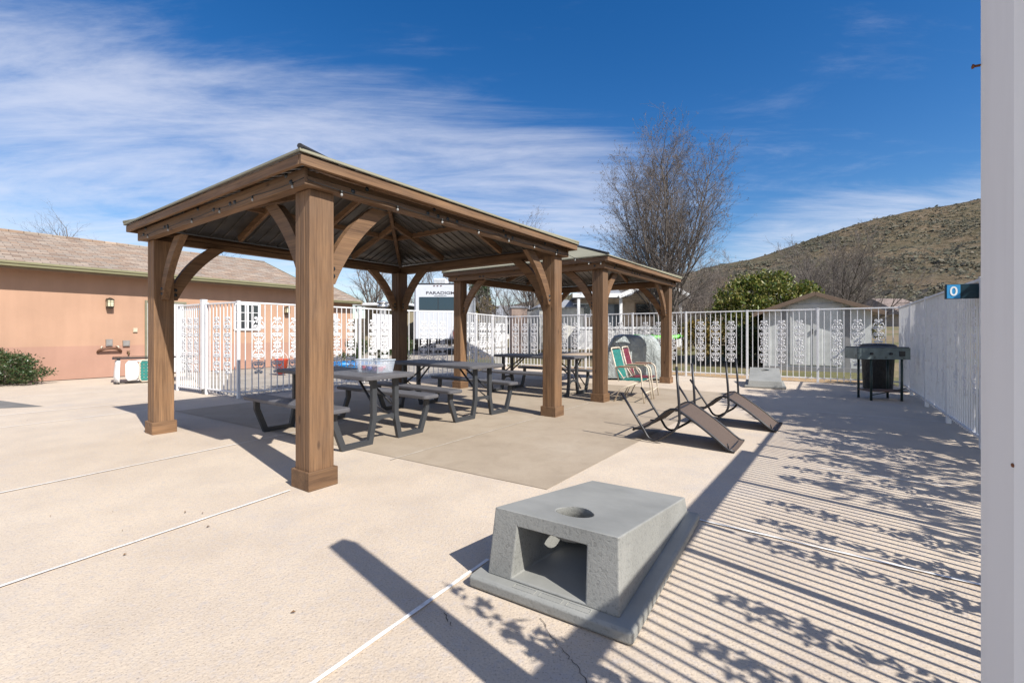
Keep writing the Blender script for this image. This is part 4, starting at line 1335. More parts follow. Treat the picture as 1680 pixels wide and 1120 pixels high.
#SPLIT3
# ------------------------------------------------------------------ orange stucco building and its neighbour
def stucco(name, c):
    m, t, b = new_mat(name)
    vv = coords(t, 'Object')
    f = tnoise(t, vv, .8, 7, .6)
    cc = ramp(t, f, [(.3, tuple(x * .9 for x in c)), (.7, tuple(min(1, x * 1.08) for x in c))])
    g = tnoise(t, coords(t, 'Object', (3, 3, .35)), 1.5, 5, .6)
    cc = mixcol(t, .5, cc, ramp(t, g, [(.3, (.86, .85, .84)), (.6, (1, 1, 1))]), 'MULTIPLY')
    t.links.new(cc, b.inputs['Base Color']); b.inputs['Roughness'].default_value = .9
    bump(t, b, tnoise(t, vv, 55, 4), .35, .006)
    return m
ORANGE = stucco('peach orange stucco', (.440, .270, .183))
ROSE = stucco('dusty rose stucco', (.400, .232, .170))
TANW = stucco('tan stucco', (.40, .33, .235))
OLIVE = simple('olive gutter paint', (.235, .225, .130), .5, var=.06)
SOFFIT = simple('brown soffit', (.22, .15, .09), .8)
SHING = shingles('tan asphalt shingles', [(.225, .165, .125), (.345, .245, .175), (.285, .245, .205), (.420, .325, .250)])
WFRAME = simple('white frame paint', (.78, .78, .78), .5, var=.04)
GLASS = glass_mat('dark window glass', (.02, .025, .03))
def building(name, label, origin, x0, x1, depth, zc, ze, zr, oh, hip_left, end_mat):
    o = thing(name, label, 'building', origin, RZ_U)
    for part, z0, z1, mat in (('wainscot', -.02, zc, ROSE), ('wall', zc, ze - .10, ORANGE)):
        m = MB()
        pr = .004 if part == 'wainscot' else 0
        m.hexa([(x0 - pr, -pr, z0), (x1 + pr, -pr, z0), (x1 + pr, depth + pr, z0), (x0 - pr, depth + pr, z0)], [(x0 - pr, -pr, z1), (x1 + pr, -pr, z1), (x1 + pr, depth + pr, z1), (x0 - pr, depth + pr, z1)])
        m.build(part, mat, o)
    mid = depth / 2
    # gable end
    m = MB(); m.prism([(0.01, ze - .10), (depth - .01, ze - .10), (depth - .01, ze + .02), (mid, zr - .14), (0.01, ze + .02)], x1 - .12, x1 - .001, Matrix(((0, 0, 1, 0), (1, 0, 0, 0), (0, 1, 0, 0), (0, 0, 0, 1))))
    if end_mat is not None:
        m.build('gable', end_mat, o)
        m = MB(); m.hexa([(x1 + .005, 0.003, -.02), (x1 + .03, 0.003, -.02), (x1 + .03, depth, -.02), (x1 + .005, depth, -.02)], [(x1 + .005, 0.003, ze - .1), (x1 + .03, 0.003, ze - .1), (x1 + .03, depth, ze - .1), (x1 + .005, depth, ze - .1)])
        m.build('end_wall', end_mat, o)
    else: m.build('gable', ORANGE, o)
    # roof planes
    xe = x1 + .30; xl = x0 - oh; hl = (mid + oh) if hip_left else 0
    th = .07
    f = [(xl, -oh, ze), (xe, -oh, ze), (xe, mid, zr), (xl + hl, mid, zr)]
    b_ = [(xe, depth + oh, ze), (xl, depth + oh, ze), (xl + hl, mid, zr), (xe, mid, zr)]
    for k, pts in enumerate((f, b_)):
        m = MB(); P = [Vector(p) for p in pts]
        m.hexa([p - Vector((0, 0, th)) for p in P], P); m.build('roof', SHING, o)
    if hip_left:
        P = [Vector((xl, depth + oh, ze)), Vector((xl, -oh, ze)), Vector((xl + hl, mid, zr))]
        m = MB(); m.add(P + [p - Vector((0, 0, th)) for p in P], [(0, 1, 2), (5, 4, 3), (0, 3, 4, 1), (1, 4, 5, 2), (2, 5, 3, 0)]); m.build('roof', SHING, o)
    m = MB(); m.tube([(xl + hl, mid, zr + .005), (xe + .005, mid, zr + .005)], .045, 8); m.build('ridge_cap', SHING, o)
    m = MB(); m.box(((xl + xe) / 2, -oh / 2 + .02, ze - th - .03), (xe - xl - .02, oh - .02, .02)); m.build('soffit', SOFFIT, o)
    # gutter with a stepped profile
    m = MB(); L = xe - xl
    m.prism([(-oh - .005, ze - .135), (-oh - .065, ze - .125), (-oh - .075, ze - .075), (-oh - .10, ze - .06), (-oh - .105, ze - .012), (-oh - .095, ze - .012), (-oh - .090, ze - .04), (-oh - .005, ze - .04)], xl - .02, xe - .12, Matrix(((0, 0, 1, 0), (1, 0, 0, 0), (0, 1, 0, 0), (0, 0, 0, 1))))
    m.build('gutter', OLIVE, o)
    m = MB(); m.box(((xl + xe) / 2, -oh + .012, ze - .12), (L - .04, .024, .13)); m.build('fascia', SOFFIT, o)
    for s_, y0, y1 in ((1, -oh, mid), (-1, depth + oh, mid)):
        m = MB(); m.bar((xe + .012, y0, ze - .06), (xe + .012, y1, zr - .06), .022, .15); m.build('rake_board', OLIVE, o)
    return o
BO = S(-9.77, 9.6)
bld = building('stucco_building', 'long peach orange stucco building with rose base and tan shingle roof at left', BO, -3.6, 6.55, 6.1, .70 * E, 2.40 * E, 3.41 * E, .50, True, None)
building('stucco_building', 'orange building farther back with a tan end wall, right of the nearest gazebo post', S(-7.20, 21.45), -9.0, -.42, 6.0, .70 * E, 2.42 * E, 3.43 * E, .50, False, TANW)
def wpt(x, z, out=0.0): return BO + u * x - v * out + Vector((0, 0, z))      # a point on the building's front wall
def wx(pxl):                                                              # along-wall metres for a bearing
    q_ = (pxl - 840) / 749.5
    return (q_ * BO.y - BO.x) / (u.x - q_ * u.y)
def wz(pxl, py):
    p = wpt(wx(pxl), 0); return E + (545 - py) * p.y / 749.5
# door and window belong to the building
dx = wx(241); dw = .92
m = MB()
for a, b_, c, d in ((-.03, 0, -.06, 2.06), (dw + .0, dw + .05, -.06, 2.06)): m.hexa([(dx + a - .02, -.05, 0), (dx + b_, -.05, 0), (dx + b_, .0, 0), (dx + a - .02, .0, 0)], [(dx + a - .02, -.05, d), (dx + b_, -.05, d), (dx + b_, .0, d), (dx + a - .02, .0, d)])
m.box((dx + dw / 2, -.025, 2.09), (dw + .10, .05, .06)); df = m.build('door', simple('dark door trim', (.20, .19, .13), .6), bld)
m = MB(); m.box((dx + dw / 2 + .001, -.018, 1.03), (dw - .006, .03, 2.04), bev=.003); m.build('door_leaf', WFRAME, df)
x0, x1 = wx(384), wx(425); z0, z1 = wz(404, 540.5), wz(404, 499)
m = MB()
for a, b_ in (((x0, z0), (x1, z0)), ((x0, z1), (x1, z1)), ((x0, z0), (x0, z1)), ((x1, z0), (x1, z1)), (((x0 + x1) / 2, z0), ((x0 + x1) / 2, z1))):
    m.bar((a[0], -.03, a[1]), (b_[0], -.03, b_[1]), .06, .065 if a[0] != b_[0] or a[0] in (x0, x1) else .09, bev=.004)
wf = m.build('window', WFRAME, bld)
m = MB(); m.box(((x0 + x1) / 2, -.008, (z0 + z1) / 2), (x1 - x0 - .02, .012, z1 - z0 - .02), bev=0.001); m.build('pane', GLASS, wf)
m = MB()
for k in (1, 2): m.bar((x0 + .03, -.018, z0 + (z1 - z0) * k / 3), (x1 - .03, -.018, z0 + (z1 - z0) * k / 3), .012, .018, bev=.001)
for k in (1, 3): m.bar((x0 + (x1 - x0) * k / 4, -.019, z0 + .03), (x0 + (x1 - x0) * k / 4, -.019, z1 - .03), .012, .018, bev=.001)
m.build('muntin', WFRAME, wf)
# wall things
BRONZE = simple('dark bronze', (.055, .042, .030), .5, .4)
FROST = simple('cream frosted glass', (.62, .58, .40), .3)
def wall_lamp(label, pxl, py0, py1):
    zc_ = (wz(pxl, py0) + wz(pxl, py1)) / 2; h = wz(pxl, py0) - wz(pxl, py1)
    o = thing('wall_lamp', label, 'wall lamp', wpt(wx(pxl), zc_, 0), RZ_U, 'wall lamps on the orange building')
    k = h / .36
    m = MB(); m.box((0, -.012, 0), (.13 * k, .024, .30 * k)); m.build('backplate', BRONZE, o)
    m = MB(); m.lathe([(0, .17 * k), (.03 * k, .165 * k), (.125 * k, .115 * k), (.125 * k, .10 * k), (0, .10 * k)], 4, (0, -.12 * k, 0), Matrix.Rotation(R(45), 4, 'Z')); m.build('cap', BRONZE, o)
    m = MB(); m.box((0, -.12 * k, .0), (.145 * k, .145 * k, .20 * k)); m.build('lamp_shade', FROST, o)
    m = MB()
    for sx in (-1, 1):
        for sy in (-1, 1): m.box((sx * .075 * k, -.12 * k + sy * .075 * k, 0), (.014 * k, .014 * k, .20 * k))
    m.box((0, -.195 * k, 0), (.012 * k, .006, .20 * k)); m.box((0, -.195 * k, .045 * k), (.15 * k, .007, .010 * k))
    m.box((0, -.12 * k, -.115 * k), (.165 * k, .165 * k, .03 * k)); m.box((0, -.12 * k, -.145 * k), (.12 * k, .12 * k, .03 * k)); m.build('cage', BRONZE, o)
wall_lamp('square bronze wall lamp high on the left part of the orange wall', 178.5, 488, 507)
wall_lamp('small bronze wall lamp right of the window, just left of the nearest gazebo post', 469, 502, 516)
STEEL = simple('grey galvanised box', (.33, .31, .29), .45, .5, var=.2)
def wall_box(name, label, cat, pxl, py, w, h, d, mat):
    o = thing(name, label, cat, wpt(wx(pxl), wz(pxl, py)), RZ_U)
    m = MB(); m.box((0, -d / 2, 0), (w, d, h), bev=.004); m.build('case', mat, o)
    m = MB(); m.box((0, -d - .004, .0), (w * .8, .008, h * .78), bev=.003); m.build('cover', mat, o)
    return o
wb = wall_box('outlet_box', 'grey metal box above the curved brown drinking ledge on the orange wall', 'outlet box', 178.5, 562, .14, .19, .06, STEEL)
wall_box('outlet_box', 'grey metal outlet box right of the curved ledge, above the hose tap', 'outlet box', 206.5, 563, .15, .16, .06, STEEL)
wall_box('switch_box', 'small cream switch box higher on the wall beside the white door', 'switch box', 221.5, 541.5, .10, .12, .04, simple('cream box', (.50, .44, .33), .5))
lg = thing('wall_ledge', 'curved brown ledge with two taps stained on the orange wall', 'ledge', wpt(wx(179), wz(179, 571)), RZ_U)
m = MB(); arc = [(math.cos(R(180 - a)) * .24, -.03 - .10 * math.sin(R(a)), -.10 + .10 * math.sin(R(a))) for a in range(0, 181, 15)]
m.tube(arc, .035, 6); m.build('shelf', simple('brown ledge', (.12, .055, .03), .6), lg)
for sx in (-1, 1):
    m = MB(); m.tube([(sx * .15, 0, .05), (sx * .17, -.09, .05), (sx * .19, -.10, .0)], .02, 8); m.build('tap', simple('cream tap', (.55, .46, .36), .5), lg)
ht_ = thing('hose_tap', 'small brass hose tap below the right hand outlet box', 'tap', wpt(wx(209.5), wz(209.5, 578)), RZ_U)
BRASS = simple('dull brass', (.14, .095, .045), .5, .5)
m = MB(); m.tube([(0, 0, 0), (0, -.09, 0), (0, -.12, -.07)], .018, 8); m.build('spout', BRASS, ht_)
m = MB(); m.cyl((0, -.07, .04), .04, .015, 12); m.build('handle', BRASS, ht_)

# ------------------------------------------------------------------ stacked furniture by the orange building
ot = thing('patio_table', 'low black metal patio table by the orange wall with chairs tucked under', 'table', S(-7.62, 8.80), RZ_U - R(14))
m = MB(); m.box((.70, .32, .60), (1.5, .72, .02), bev=.006); m.build('table_top', simple('black glass table top', (.02, .022, .022), .15), ot)
m = MB()
for a, b_ in (((-.06, -.05), (1.46, -.05)), ((-.06, .69), (1.46, .69)), ((-.06, -.05), (-.06, .69)), ((1.46, -.05), (1.46, .69))): m.bar((a[0], a[1], .595), (b_[0], b_[1], .595), .03, .035)
m.build('rim', BLACK_TUBE, ot)
for x_ in (.02, .72, 1.38):
    m = MB(); m.tube([(x_ + .02, -.02, 0.0), (x_, 0, .30), (x_ + .03, 0, .58)], .018, 8); m.build('leg', BLACK_TUBE, ot)
    m = MB(); m.tube([(x_, .64, 0.0), (x_, .64, .58)], .018, 8); m.build('leg', BLACK_TUBE, ot)
m = MB(); m.box((.70, .0, .035), (1.5, .07, .03)); m.build('foot_rail', BLACK_TUBE, ot)
pc = thing('plastic_chair', 'white plastic chair lying on its side beneath the black patio table', 'chair', S(-7.50, 8.78) + Vector((0, .02, 0)), RZ_U - R(14))
PL = simple('white moulded plastic', (.74, .74, .74), .4, var=.05)
m = MB(); pts = []
vs = []
for i in range(13):
    a = R(-65 + i * 130 / 12)
    for z_ in (.04, .16, .30, .44, .55):
        r_ = .27 + .02 * math.sin(z_ * 9)
        vs.append((.02 - r_ * math.cos(a) * .62, .20 + r_ * math.sin(a) * .8, z_))
fs = [(i * 5 + k, i * 5 + k + 1, (i + 1) * 5 + k + 1, (i + 1) * 5 + k) for i in range(12) for k in range(4)]
m.add(vs, fs, True); bk = m.build('backrest', PL, pc); sm = bk.modifiers.new('wall', 'SOLIDIFY'); sm.thickness = .012
m = MB(); m.tube([(.05, .02, .30), (.10, .02, .30), (.24, .025, .30), (.29, .03, .30)], [.17, .235, .225, .15], 20); m.v = [(x, .02 + (y - .02) * .16, z) for x, y, z in m.v]
m.build('seat', PL, pc)
for z_ in (.08, .52):
    m = MB(); m.bar((.12, .12, z_), (.52, .06, z_), .05, .045, bev=.01); m.build('leg', PL, pc)
fc = thing('folded_chair', 'green webbed lawn chair folded on its side under the black patio table', 'lawn chair', S(-7.30, 9.03), RZ_U - R(14))
m = MB(); m.tube([(-.02, -.02, .04), (-.06, -.02, .12), (-.06, -.02, .46), (-.02, -.02, .54), (.34, -.02, .54), (.38, -.02, .46), (.38, -.02, .12), (.34, -.02, .04), (-.02, -.02, .04)], .014, 8)
for k in range(7):
    for x_ in (-.045, .365): m.box((x_, -.030, .09 + k * .067), (.024, .012, .014), bev=.002)
fr_ = m.build('frame', CREAM, fc)
m = MB()
for k in range(6): m.box((-.01 + k * .066, -.02, .29), (.054, .006, .46), bev=.002)
for k in range(6): m.box((.16, -.026 if k % 2 else -.014, .10 + k * .075), (.40, .004, .055), bev=.001)
m.build('webbing', GREEN_WEB, fc)

# ------------------------------------------------------------------ bright things beyond the left fence
rb = thing('bucket', 'orange red plastic bucket on the paving in front of the window wall', 'bucket', S(-5.55, 11.0))
RED = simple('orange red plastic', (.62, .07, .025), .45, var=.08)
m = MB(); m.lathe([(0, .01), (.13, .01), (.175, .40), (.19, .41), (.19, .43), (.165, .43), (.125, .03), (0, .03)], 24); m.build('tub', RED, rb)
m = MB(); m.tube([(.185 * math.cos(a), .0, .42 + .20 * math.sin(a)) for a in [math.pi * i / 12 for i in range(13)]], .006, 6); m.build('handle', WHITE, rb)
wp = thing('wading_pool', 'blue plastic wading pool beyond the fence, seen under the white boards', 'wading pool', S(-4.05, 11.6), 0)
BLUE = simple('bright blue plastic', (.012, .19, .50), .4, var=.1)
m = MB(); m.lathe([(0, .02), (.72, .02), (.78, .20), (.82, .26), (.85, .27), (.85, .24), (.80, .02), (.76, 0), (0, 0)], 40); m.build('shell', BLUE, wp)
m = MB()
for i in range(40):
    pass
m.lathe([(.80, .262), (.845, .282), (.875, .262), (.86, .235)], 40); m.build('rim', BLUE, wp)

# ------------------------------------------------------------------ motor home
rv = thing('motor_home', 'white travel trailer seen from the rear with wide dark window and roof ladder', 'trailer', S(-4.34, 20.2), 0)
RVW = simple('pale grey white gelcoat', (.56, .59, .64), .35, var=.04)
rvw, rvh, rvl = 2.10 * E, 3.16 * E, 9.5
m = MB(); m.box((rvw / 2, rvl / 2, (rvh + .75) / 2), (rvw, rvl, rvh - .75), bev=.10); m.build('body', RVW, rv)
m = MB(); m.box((rvw / 2, rvl / 2, .66), (rvw - .12, rvl - .3, .20), bev=.02); m.build('chassis', simple('black chassis', (.02, .02, .022), .7), rv)
wz0, wz1 = 1.98 * E, 2.56 * E
m = MB(); m.box((.115 * rvw + .78 * rvw / 2 + .02, -.012, (wz0 + wz1) / 2), (.80 * rvw, .03, wz1 - wz0), bev=.06)
wn_ = m.build('window', glass_mat('tinted blue black glass', (.012, .035, .055)), rv)
m = MB(); m.box((.115 * rvw + .39 * rvw + .02, -.028, (wz0 + wz1) / 2), (.03, .012, wz1 - wz0 - .06)); m.build('frame', TRIM_DARK, wn_)
RVL = simple('dark grey lettering', (.07, .07, .09), .5)
text_mesh('PARADIGM', .215, RVL, rv, (.56 * rvw, -.006, 2.735 * E), (R(90), 0, 0), .003, 1.45, 'lettering', .004)
text_mesh('ALLIANCE RV', .085, RVL, rv, (.56 * rvw, -.006, 2.615 * E), (R(90), 0, 0), .003, 1.3, 'lettering')
m = MB(); lx_ = .905 * rvw
for dx_ in (0, .20): m.tube([(lx_ + dx_, -.11, .9), (lx_ + dx_, -.11, rvh + .06), (lx_ + dx_, .25, rvh + .10)], .014, 6)
for k in range(10): m.tube([(lx_, -.11, 1.1 + k * .29), (lx_ + .20, -.11, 1.1 + k * .29)], .012, 6)
for z_ in (1.3, 2.4, 3.4): m.tube([(lx_, -.11, z_), (lx_, .01, z_)], .010, 5)
m.build('ladder', BLACK_TUBE, rv)
m = MB(); m.box((.50 * rvw, 1.2, rvh + .17), (.72, 1.0, .36), bev=.06); ac = m.build('roof_unit', simple('white roof unit', (.68, .69, .70), .5), rv)
m = MB()
for k in range(5): m.box((.50 * rvw, .694, rvh + .06 + k * .055), (.60, .015, .022), bev=.002)
m.build('vent', simple('grey vent', (.35, .36, .37), .5), ac)
m = MB(); m.box((rvw / 2, .02, rvh - .02), (rvw - .1, .06, .05), bev=.01); m.build('roof_rail', TRIM_DARK, rv)
for k in range(3):
    m = MB(); m.box((.50 * rvw + (k - 1) * .18, -.012, rvh - .13), (.09, .025, .04), bev=.008); m.build('marker_light', simple('dark marker lens', (.12, .02, .02), .3), rv)
m = MB(); m.box((rvw / 2, -.06, .80), (rvw - .1, .10, .12), bev=.02); m.build('bumper', TRIM_DARK, rv)
for k in (3.9, 4.9):
    m = MB(); m.tube([(.05, k, .38), (.30, k, .38)], .38, 24); m.build('wheel', WHEEL, rv)
    m = MB(); m.tube([(rvw - .30, k, .38), (rvw - .05, k, .38)], .38, 24); m.build('wheel', WHEEL, rv)
hc_ = thing('hose_cover', 'bright orange strap bag hanging on the trailer ladder', 'bag', S(-2.46, 20.0, .98), 0)
m = MB(); m.tube([(.06, 0, .42), (.04, -.02, .25), (-.03, -.03, .0), (-.05, -.02, -.32)], [.05, .10, .10, .06], 10); m.build('sack', simple('orange fabric', (.72, .10, .03), .7), hc_)
m = MB(); m.tube([(.05, 0, .42), (.05, .08, .52), (.06, 0, .60)], .012, 6); m.build('strap', BLACK_TUBE, hc_)

# flat pale carport roof with a silver duct between building and trailer
cp = thing('carport', 'flat white roofed shelter with silver duct behind the shaded gazebo post', 'shelter', S(-8.3, 24.0), R(-8))
m = MB(); m.box((1.7, 2.5, 2.42 * E + .05), (3.6, 5.4, .16), bev=.02); m.build('roof', simple('white roof edge', (.72, .73, .74), .5), cp)
m = MB(); m.box((1.7, 3.0, 1.2 * E), (3.0, 3.8, 2.4 * E - .1), bev=.02); m.build('wall', simple('drab tan wall', (.30, .255, .17), .85, var=.1), cp)
for xx in (.1, 3.3):
    m = MB(); m.box((xx, .1, 1.2 * E), (.10, .10, 2.4 * E), bev=.01); m.build('post', WFRAME, cp)
m = MB(); m.lathe([(0, 2.35 * E), (.34, 2.35 * E), (.30, 2.45 * E), (.22, 2.50 * E), (.36, 2.56 * E), (.36, 2.60 * E), (.20, 2.66 * E), (0, 2.68 * E)], 20, (2.35, -1.0, -.12)); m.build('duct', simple('silver duct', (.55, .56, .57), .3, .8), cp)
m = MB(); m.box((2.35, -1.0, 1.15 * E), (.34, .34, 2.3 * E - .12), bev=.02); m.build('flue', simple('silver flue', (.45, .46, .47), .4, .6), cp)

# ------------------------------------------------------------------ sheds and the porch house behind the far fence
SHEDW = None
def siding(name, c, axis, freq, strength=.5):
    return stripe_metal(name, c, axis, freq, strength, .7)
gs = thing('garden_shed', 'grey garden shed with brown gable roof and double doors behind the far fence', 'shed', S(6.76, 12.3, 0) + Vector((0, 0, rise(7.6, 11.8) - .06)), R(-30))
sw, sdp, seh, sph = 2.32 * E, 2.4, 1.60 * E, 2.02 * E
SG = siding('grey vertical siding', (.54, .56, .555), 0, .92, .5)
SGY = siding('grey vertical siding return', (.54, .56, .555), 1, .92, .5)
m = MB(); m.prism([(0, .05), (sw, .05), (sw, seh), (sw / 2, sph - .08), (0, seh)], 0, sdp, Matrix(((1, 0, 0, 0), (0, 0, 1, 0), (0, 1, 0, 0), (0, 0, 0, 1)))); m.build('wall', SG, gs)
BRN = simple('brown roof edge', (.165, .115, .082), .75, var=.12)
for s_ in (0, 1):
    a = Vector((sw / 2, 0, sph)); b_ = Vector((-.30 if s_ == 0 else sw + .30, 0, seh - .125))
    m = MB(); P = [a + Vector((0, -.22, 0)), b_ + Vector((0, -.22, 0)), b_ + Vector((0, sdp + .2, 0)), a + Vector((0, sdp + .2, 0))]
    m.hexa([p - Vector((0, 0, .055)) for p in P], P); ro = m.build('roof', BRN, gs)
    m = MB(); m.bar(a + Vector((0, -.232, -.05)), b_ + Vector((0, -.232, -.05)), .022, .12); m.build('rake_board', BRN, ro)
TRG = simple('pale grey trim', (.50, .51, .51), .7, var=.06); DKG = simple('mid grey door trim', (.24, .24, .245), .7, var=.08)
m = MB(); m.box((sw / 2, -.02, 1.68 * E), (sw * .52, .03, .10)); m.build('lintel', TRG, gs)
for k in (0, 1):
    x_ = sw / 2 + (-.365 if k == 0 else .365) * sw * .66
    m = MB(); m.box((sw / 2 + (-.5 + k) * sw * .235 * 1.0, -.018, .82 * E + .1), (sw * .225, .028, 1.52 * E - .02), bev=.004); dr = m.build('door', SG, gs)
    m = MB()
    for sx in (-1, 1): m.box((sw / 2 + (-.5 + k) * sw * .235 + sx * sw * .108, -.040, .82 * E + .1), (.05, .02, 1.52 * E - .04), bev=.003)
    m.build('stile', TRG, dr)
    m = MB(); m.box((sw / 2 + (-.06 if k == 0 else .06), -.055, 1.02 * E), (.03, .03, .16), bev=.006); m.build('handle', TRIM_DARK, dr)
for x_ in (sw * .205, sw * .795):
    m = MB(); m.box((x_, -.016, .84 * E), (.13, .026, 1.58 * E)); m.build('corner_board', DKG, gs)
m = MB(); m.box((sw / 2, .02, .05), (sw + .02, .12, .16)); m.build('skid', DKG, gs)

pad = .0
SIDE_W = siding('cream vertical siding', (.55, .54, .50), 0, 1.3, .5)
ss = thing('small_shed', 'cream sided shed with shallow grey roof and silver vent behind the far fence', 'shed', S(1.25, 21.0, .0) + Vector((0, 0, rise(1.25, 21.0) - .1)), R(6))
ew = 2.1 * E; eh = 1.12 * E
z_s = ss.location.z
top = 1 + 42 * 21 / 749.5
eh = top * E - z_s
m = MB(); m.box((ew / 2, 1.6, eh / 2), (ew, 3.2, eh), bev=.01); m.build('wall', SIDE_W, ss)
GR = simple('grey shed roof', (.26, .27, .29), .6)
P = [Vector((-.12, -.15, eh)), Vector((ew + .15, -.15, eh)), Vector((ew + .15, 3.4, eh)), Vector((-.12, 3.4, eh))]
Q = [Vector((ew * .3, 1.3, eh + .48)), Vector((ew * .75, 1.3, eh + .48)), Vector((ew * .75, 1.9, eh + .48)), Vector((ew * .3, 1.9, eh + .48))]
m = MB(); m.hexa(P, Q); m.hexa([p - Vector((0, 0, .06)) for p in P], [p + Vector((0, 0, .002)) for p in P]); m.build('roof', GR, ss)
m = MB(); m.lathe([(.12, 0), (.12, .22), (.20, .26), (.26, .38), (.20, .50), (0, .56)], 16, (ew * .42, 1.0, eh + .36)); m.build('vent', simple('silver vent', (.6, .61, .62), .3, .8), ss)
m = MB(); m.box((.42, -.02, eh - .75), (.50, .03, .62)); w_ = m.build('window', WFRAME, ss)
m = MB(); m.box((.42, -.038, eh - .75), (.38, .01, .50)); m.build('pane', GLASS, w_)
bs = thing('utility_block', 'pinkish tan block hut left of the cream shed', 'hut', S(-.02, 19.5, 0) + Vector((0, 0, rise(0, 19.5) - .1)), R(4))
m = MB(); m.box((.40, .8, 1.02 * E), (.80, 1.6, 2.04 * E), bev=.01); m.build('wall', simple('pinkish tan block', (.30, .225, .19), .85, var=.1, vs=3), bs)
m = MB(); m.box((.40, .8, 2.06 * E), (.90, 1.7, .06), bev=.01); m.build('roof', GR, bs)
m = MB(); m.box((1.02, .7, .95 * E), (.44, 1.2, 1.9 * E), bev=.01); m.build('annex', simple('shaded grey panel', (.22, .22, .225), .7), bs)  # annex beside the hut, one even grey

ph = thing('porch_house', 'beige house with white porch posts and white gable trim behind the far fence', 'house', S(2.95, 20.4, 0) + Vector((0, 0, rise(2.95, 20.4) - .1)), R(-4))
hw = 4.35 * E; zb = ph.location.z
def HZ(py, Y=20.4): return E * (1 + (545 - py) * Y / 749.5) - zb
BEIGE = siding('beige horizontal siding', (.46, .37, .285), 2, 1.4, .5)
m = MB(); m.box((hw / 2, 4.2, (HZ(484)) / 2), (hw, 6.0, HZ(484)), bev=.01); m.build('wall', BEIGE, ph)
WT = simple('white porch paint', (.76, .77, .78), .5, var=.05)
yg = -.15
apx = hw * .78
m = MB()
P = [Vector((-.3, yg, HZ(487))), Vector((hw * .46, yg, HZ(487))), Vector((hw * .46, 7.5, HZ(487))), Vector((-.3, 7.5, HZ(487)))]
Q = [Vector((.6, 2.6, HZ(463))), Vector((hw * .46, 2.6, HZ(463))), Vector((hw * .46, 5.0, HZ(463))), Vector((.6, 5.0, HZ(463)))]
m.hexa(P, Q); m.build('roof', GR, ph)
m = MB(); m.bar((-.3, yg - .03, HZ(485)), (hw * .46, yg - .03, HZ(485)), .05, .22); m.build('fascia', WT, ph)
for s_, xe, ye in ((-1, hw * .40, 486), (1, hw * 1.10, 487)):
    a = Vector((apx, yg - .3, HZ(460))); b_ = Vector((xe, yg - .3, HZ(ye)))
    P = [a, b_, b_ + Vector((0, 7.0, 0)), a + Vector((0, 7.0, 0))]
    m = MB(); m.hexa([p - Vector((0, 0, .07)) for p in P], P); r_ = m.build('roof', GR, ph)
    m = MB(); m.bar(a + Vector((0, -.015, -.05)), b_ + Vector((0, -.015, -.05)), .03, .22); m.build('rake_board', WT, r_)
m = MB(); m.prism([(hw * .46, HZ(490)), (hw * 1.04, HZ(490)), (apx, HZ(466))], .9, 1.1, Matrix(((1, 0, 0, 0), (0, 0, 1, 0), (0, 1, 0, 0), (0, 0, 0, 1)))); m.build('gable', BEIGE, ph)
for x_ in (hw * .43, hw * 1.02, .02):
    m = MB(); m.box((x_, yg + .08, HZ(490) / 2 + .0), (.15, .15, HZ(490)), bev=.01); m.build('porch_post', WT, ph)
m = MB(); m.box((hw * .37, 1.17, (HZ(538) + HZ(497)) / 2), (.98, .06, HZ(497) - HZ(538))); dd = m.build('door', simple('grey blue door', (.16, .185, .21), .6), ph)
m = MB(); m.box((hw * .44, 1.14, (HZ(538) + HZ(497)) / 2), (.42, .05, HZ(497) - HZ(538) - .05)); m.build('screen', simple('dark screen', (.05, .06, .07), .5), dd)
for x_, w__ in ((hw * .70, .75), (hw * .86, .75), (.30, .9)):
    m = MB(); m.box((x_, 1.175, (HZ(517) + HZ(497)) / 2), (w__ + .12, .05, HZ(497) - HZ(517) + .12)); w_ = m.build('window', WT if x_ < 1 else BRN, ph)
    m = MB(); m.box((x_, 1.145, (HZ(517) + HZ(497)) / 2), (w__, .02, HZ(497) - HZ(517))); m.build('pane', GLASS, w_)
m = MB(); m.box((hw / 2, .55, HZ(538)), (hw * 1.02, 1.35, .12)); m.build('porch_floor', WT, ph)
m = MB(); m.box((hw / 2, -.10, HZ(538) / 2 - .05), (hw * 1.02, .05, HZ(538) - .12)); m.build('skirting', siding('white skirting', (.62, .62, .62), 0, 1.5, .4), ph)

ky = thing('kayak', 'bright lime green kayak on a rack behind the far fence', 'kayak', S(4.62, 15.0, 1 - 9.5 * 15 / 749.5), R(-2))
m = MB(); nn_ = 22; vs = []
for i in range(nn_ + 1):
    t_ = -1 + 2 * i / nn_; w_ = .27 * (1 - abs(t_) ** 2.4) + .012; h_ = .125 * (1 - abs(t_) ** 3) + .02; x_ = t_ * 1.32; zz = .12 * abs(t_) ** 3
    for k in range(12):
        a = 2 * math.pi * k / 12; vs.append((x_, w_ * math.cos(a), zz + h_ * math.sin(a)))
fs = [(i * 12 + k, i * 12 + (k + 1) % 12, (i + 1) * 12 + (k + 1) % 12, (i + 1) * 12 + k) for i in range(nn_) for k in range(12)]
m.add(vs, fs, True); m.build('hull', simple('lime green plastic', (.16, .66, .07), .4, var=.06), ky)
m = MB(); m.lathe([(.20, .0), (.24, .02), (.20, .035)], 20, (0, 0, .135), Matrix.Diagonal((2.0, 1, 1, 1))); m.build('cockpit_rim', BLACK_TUBE, ky)
rk = thing('kayak_rack', 'dark wooden rack holding the lime green kayak', 'rack', S(4.62, 15.05, 0) + Vector((0, 0, rise(4.62, 15.05) - .06)), R(-2))
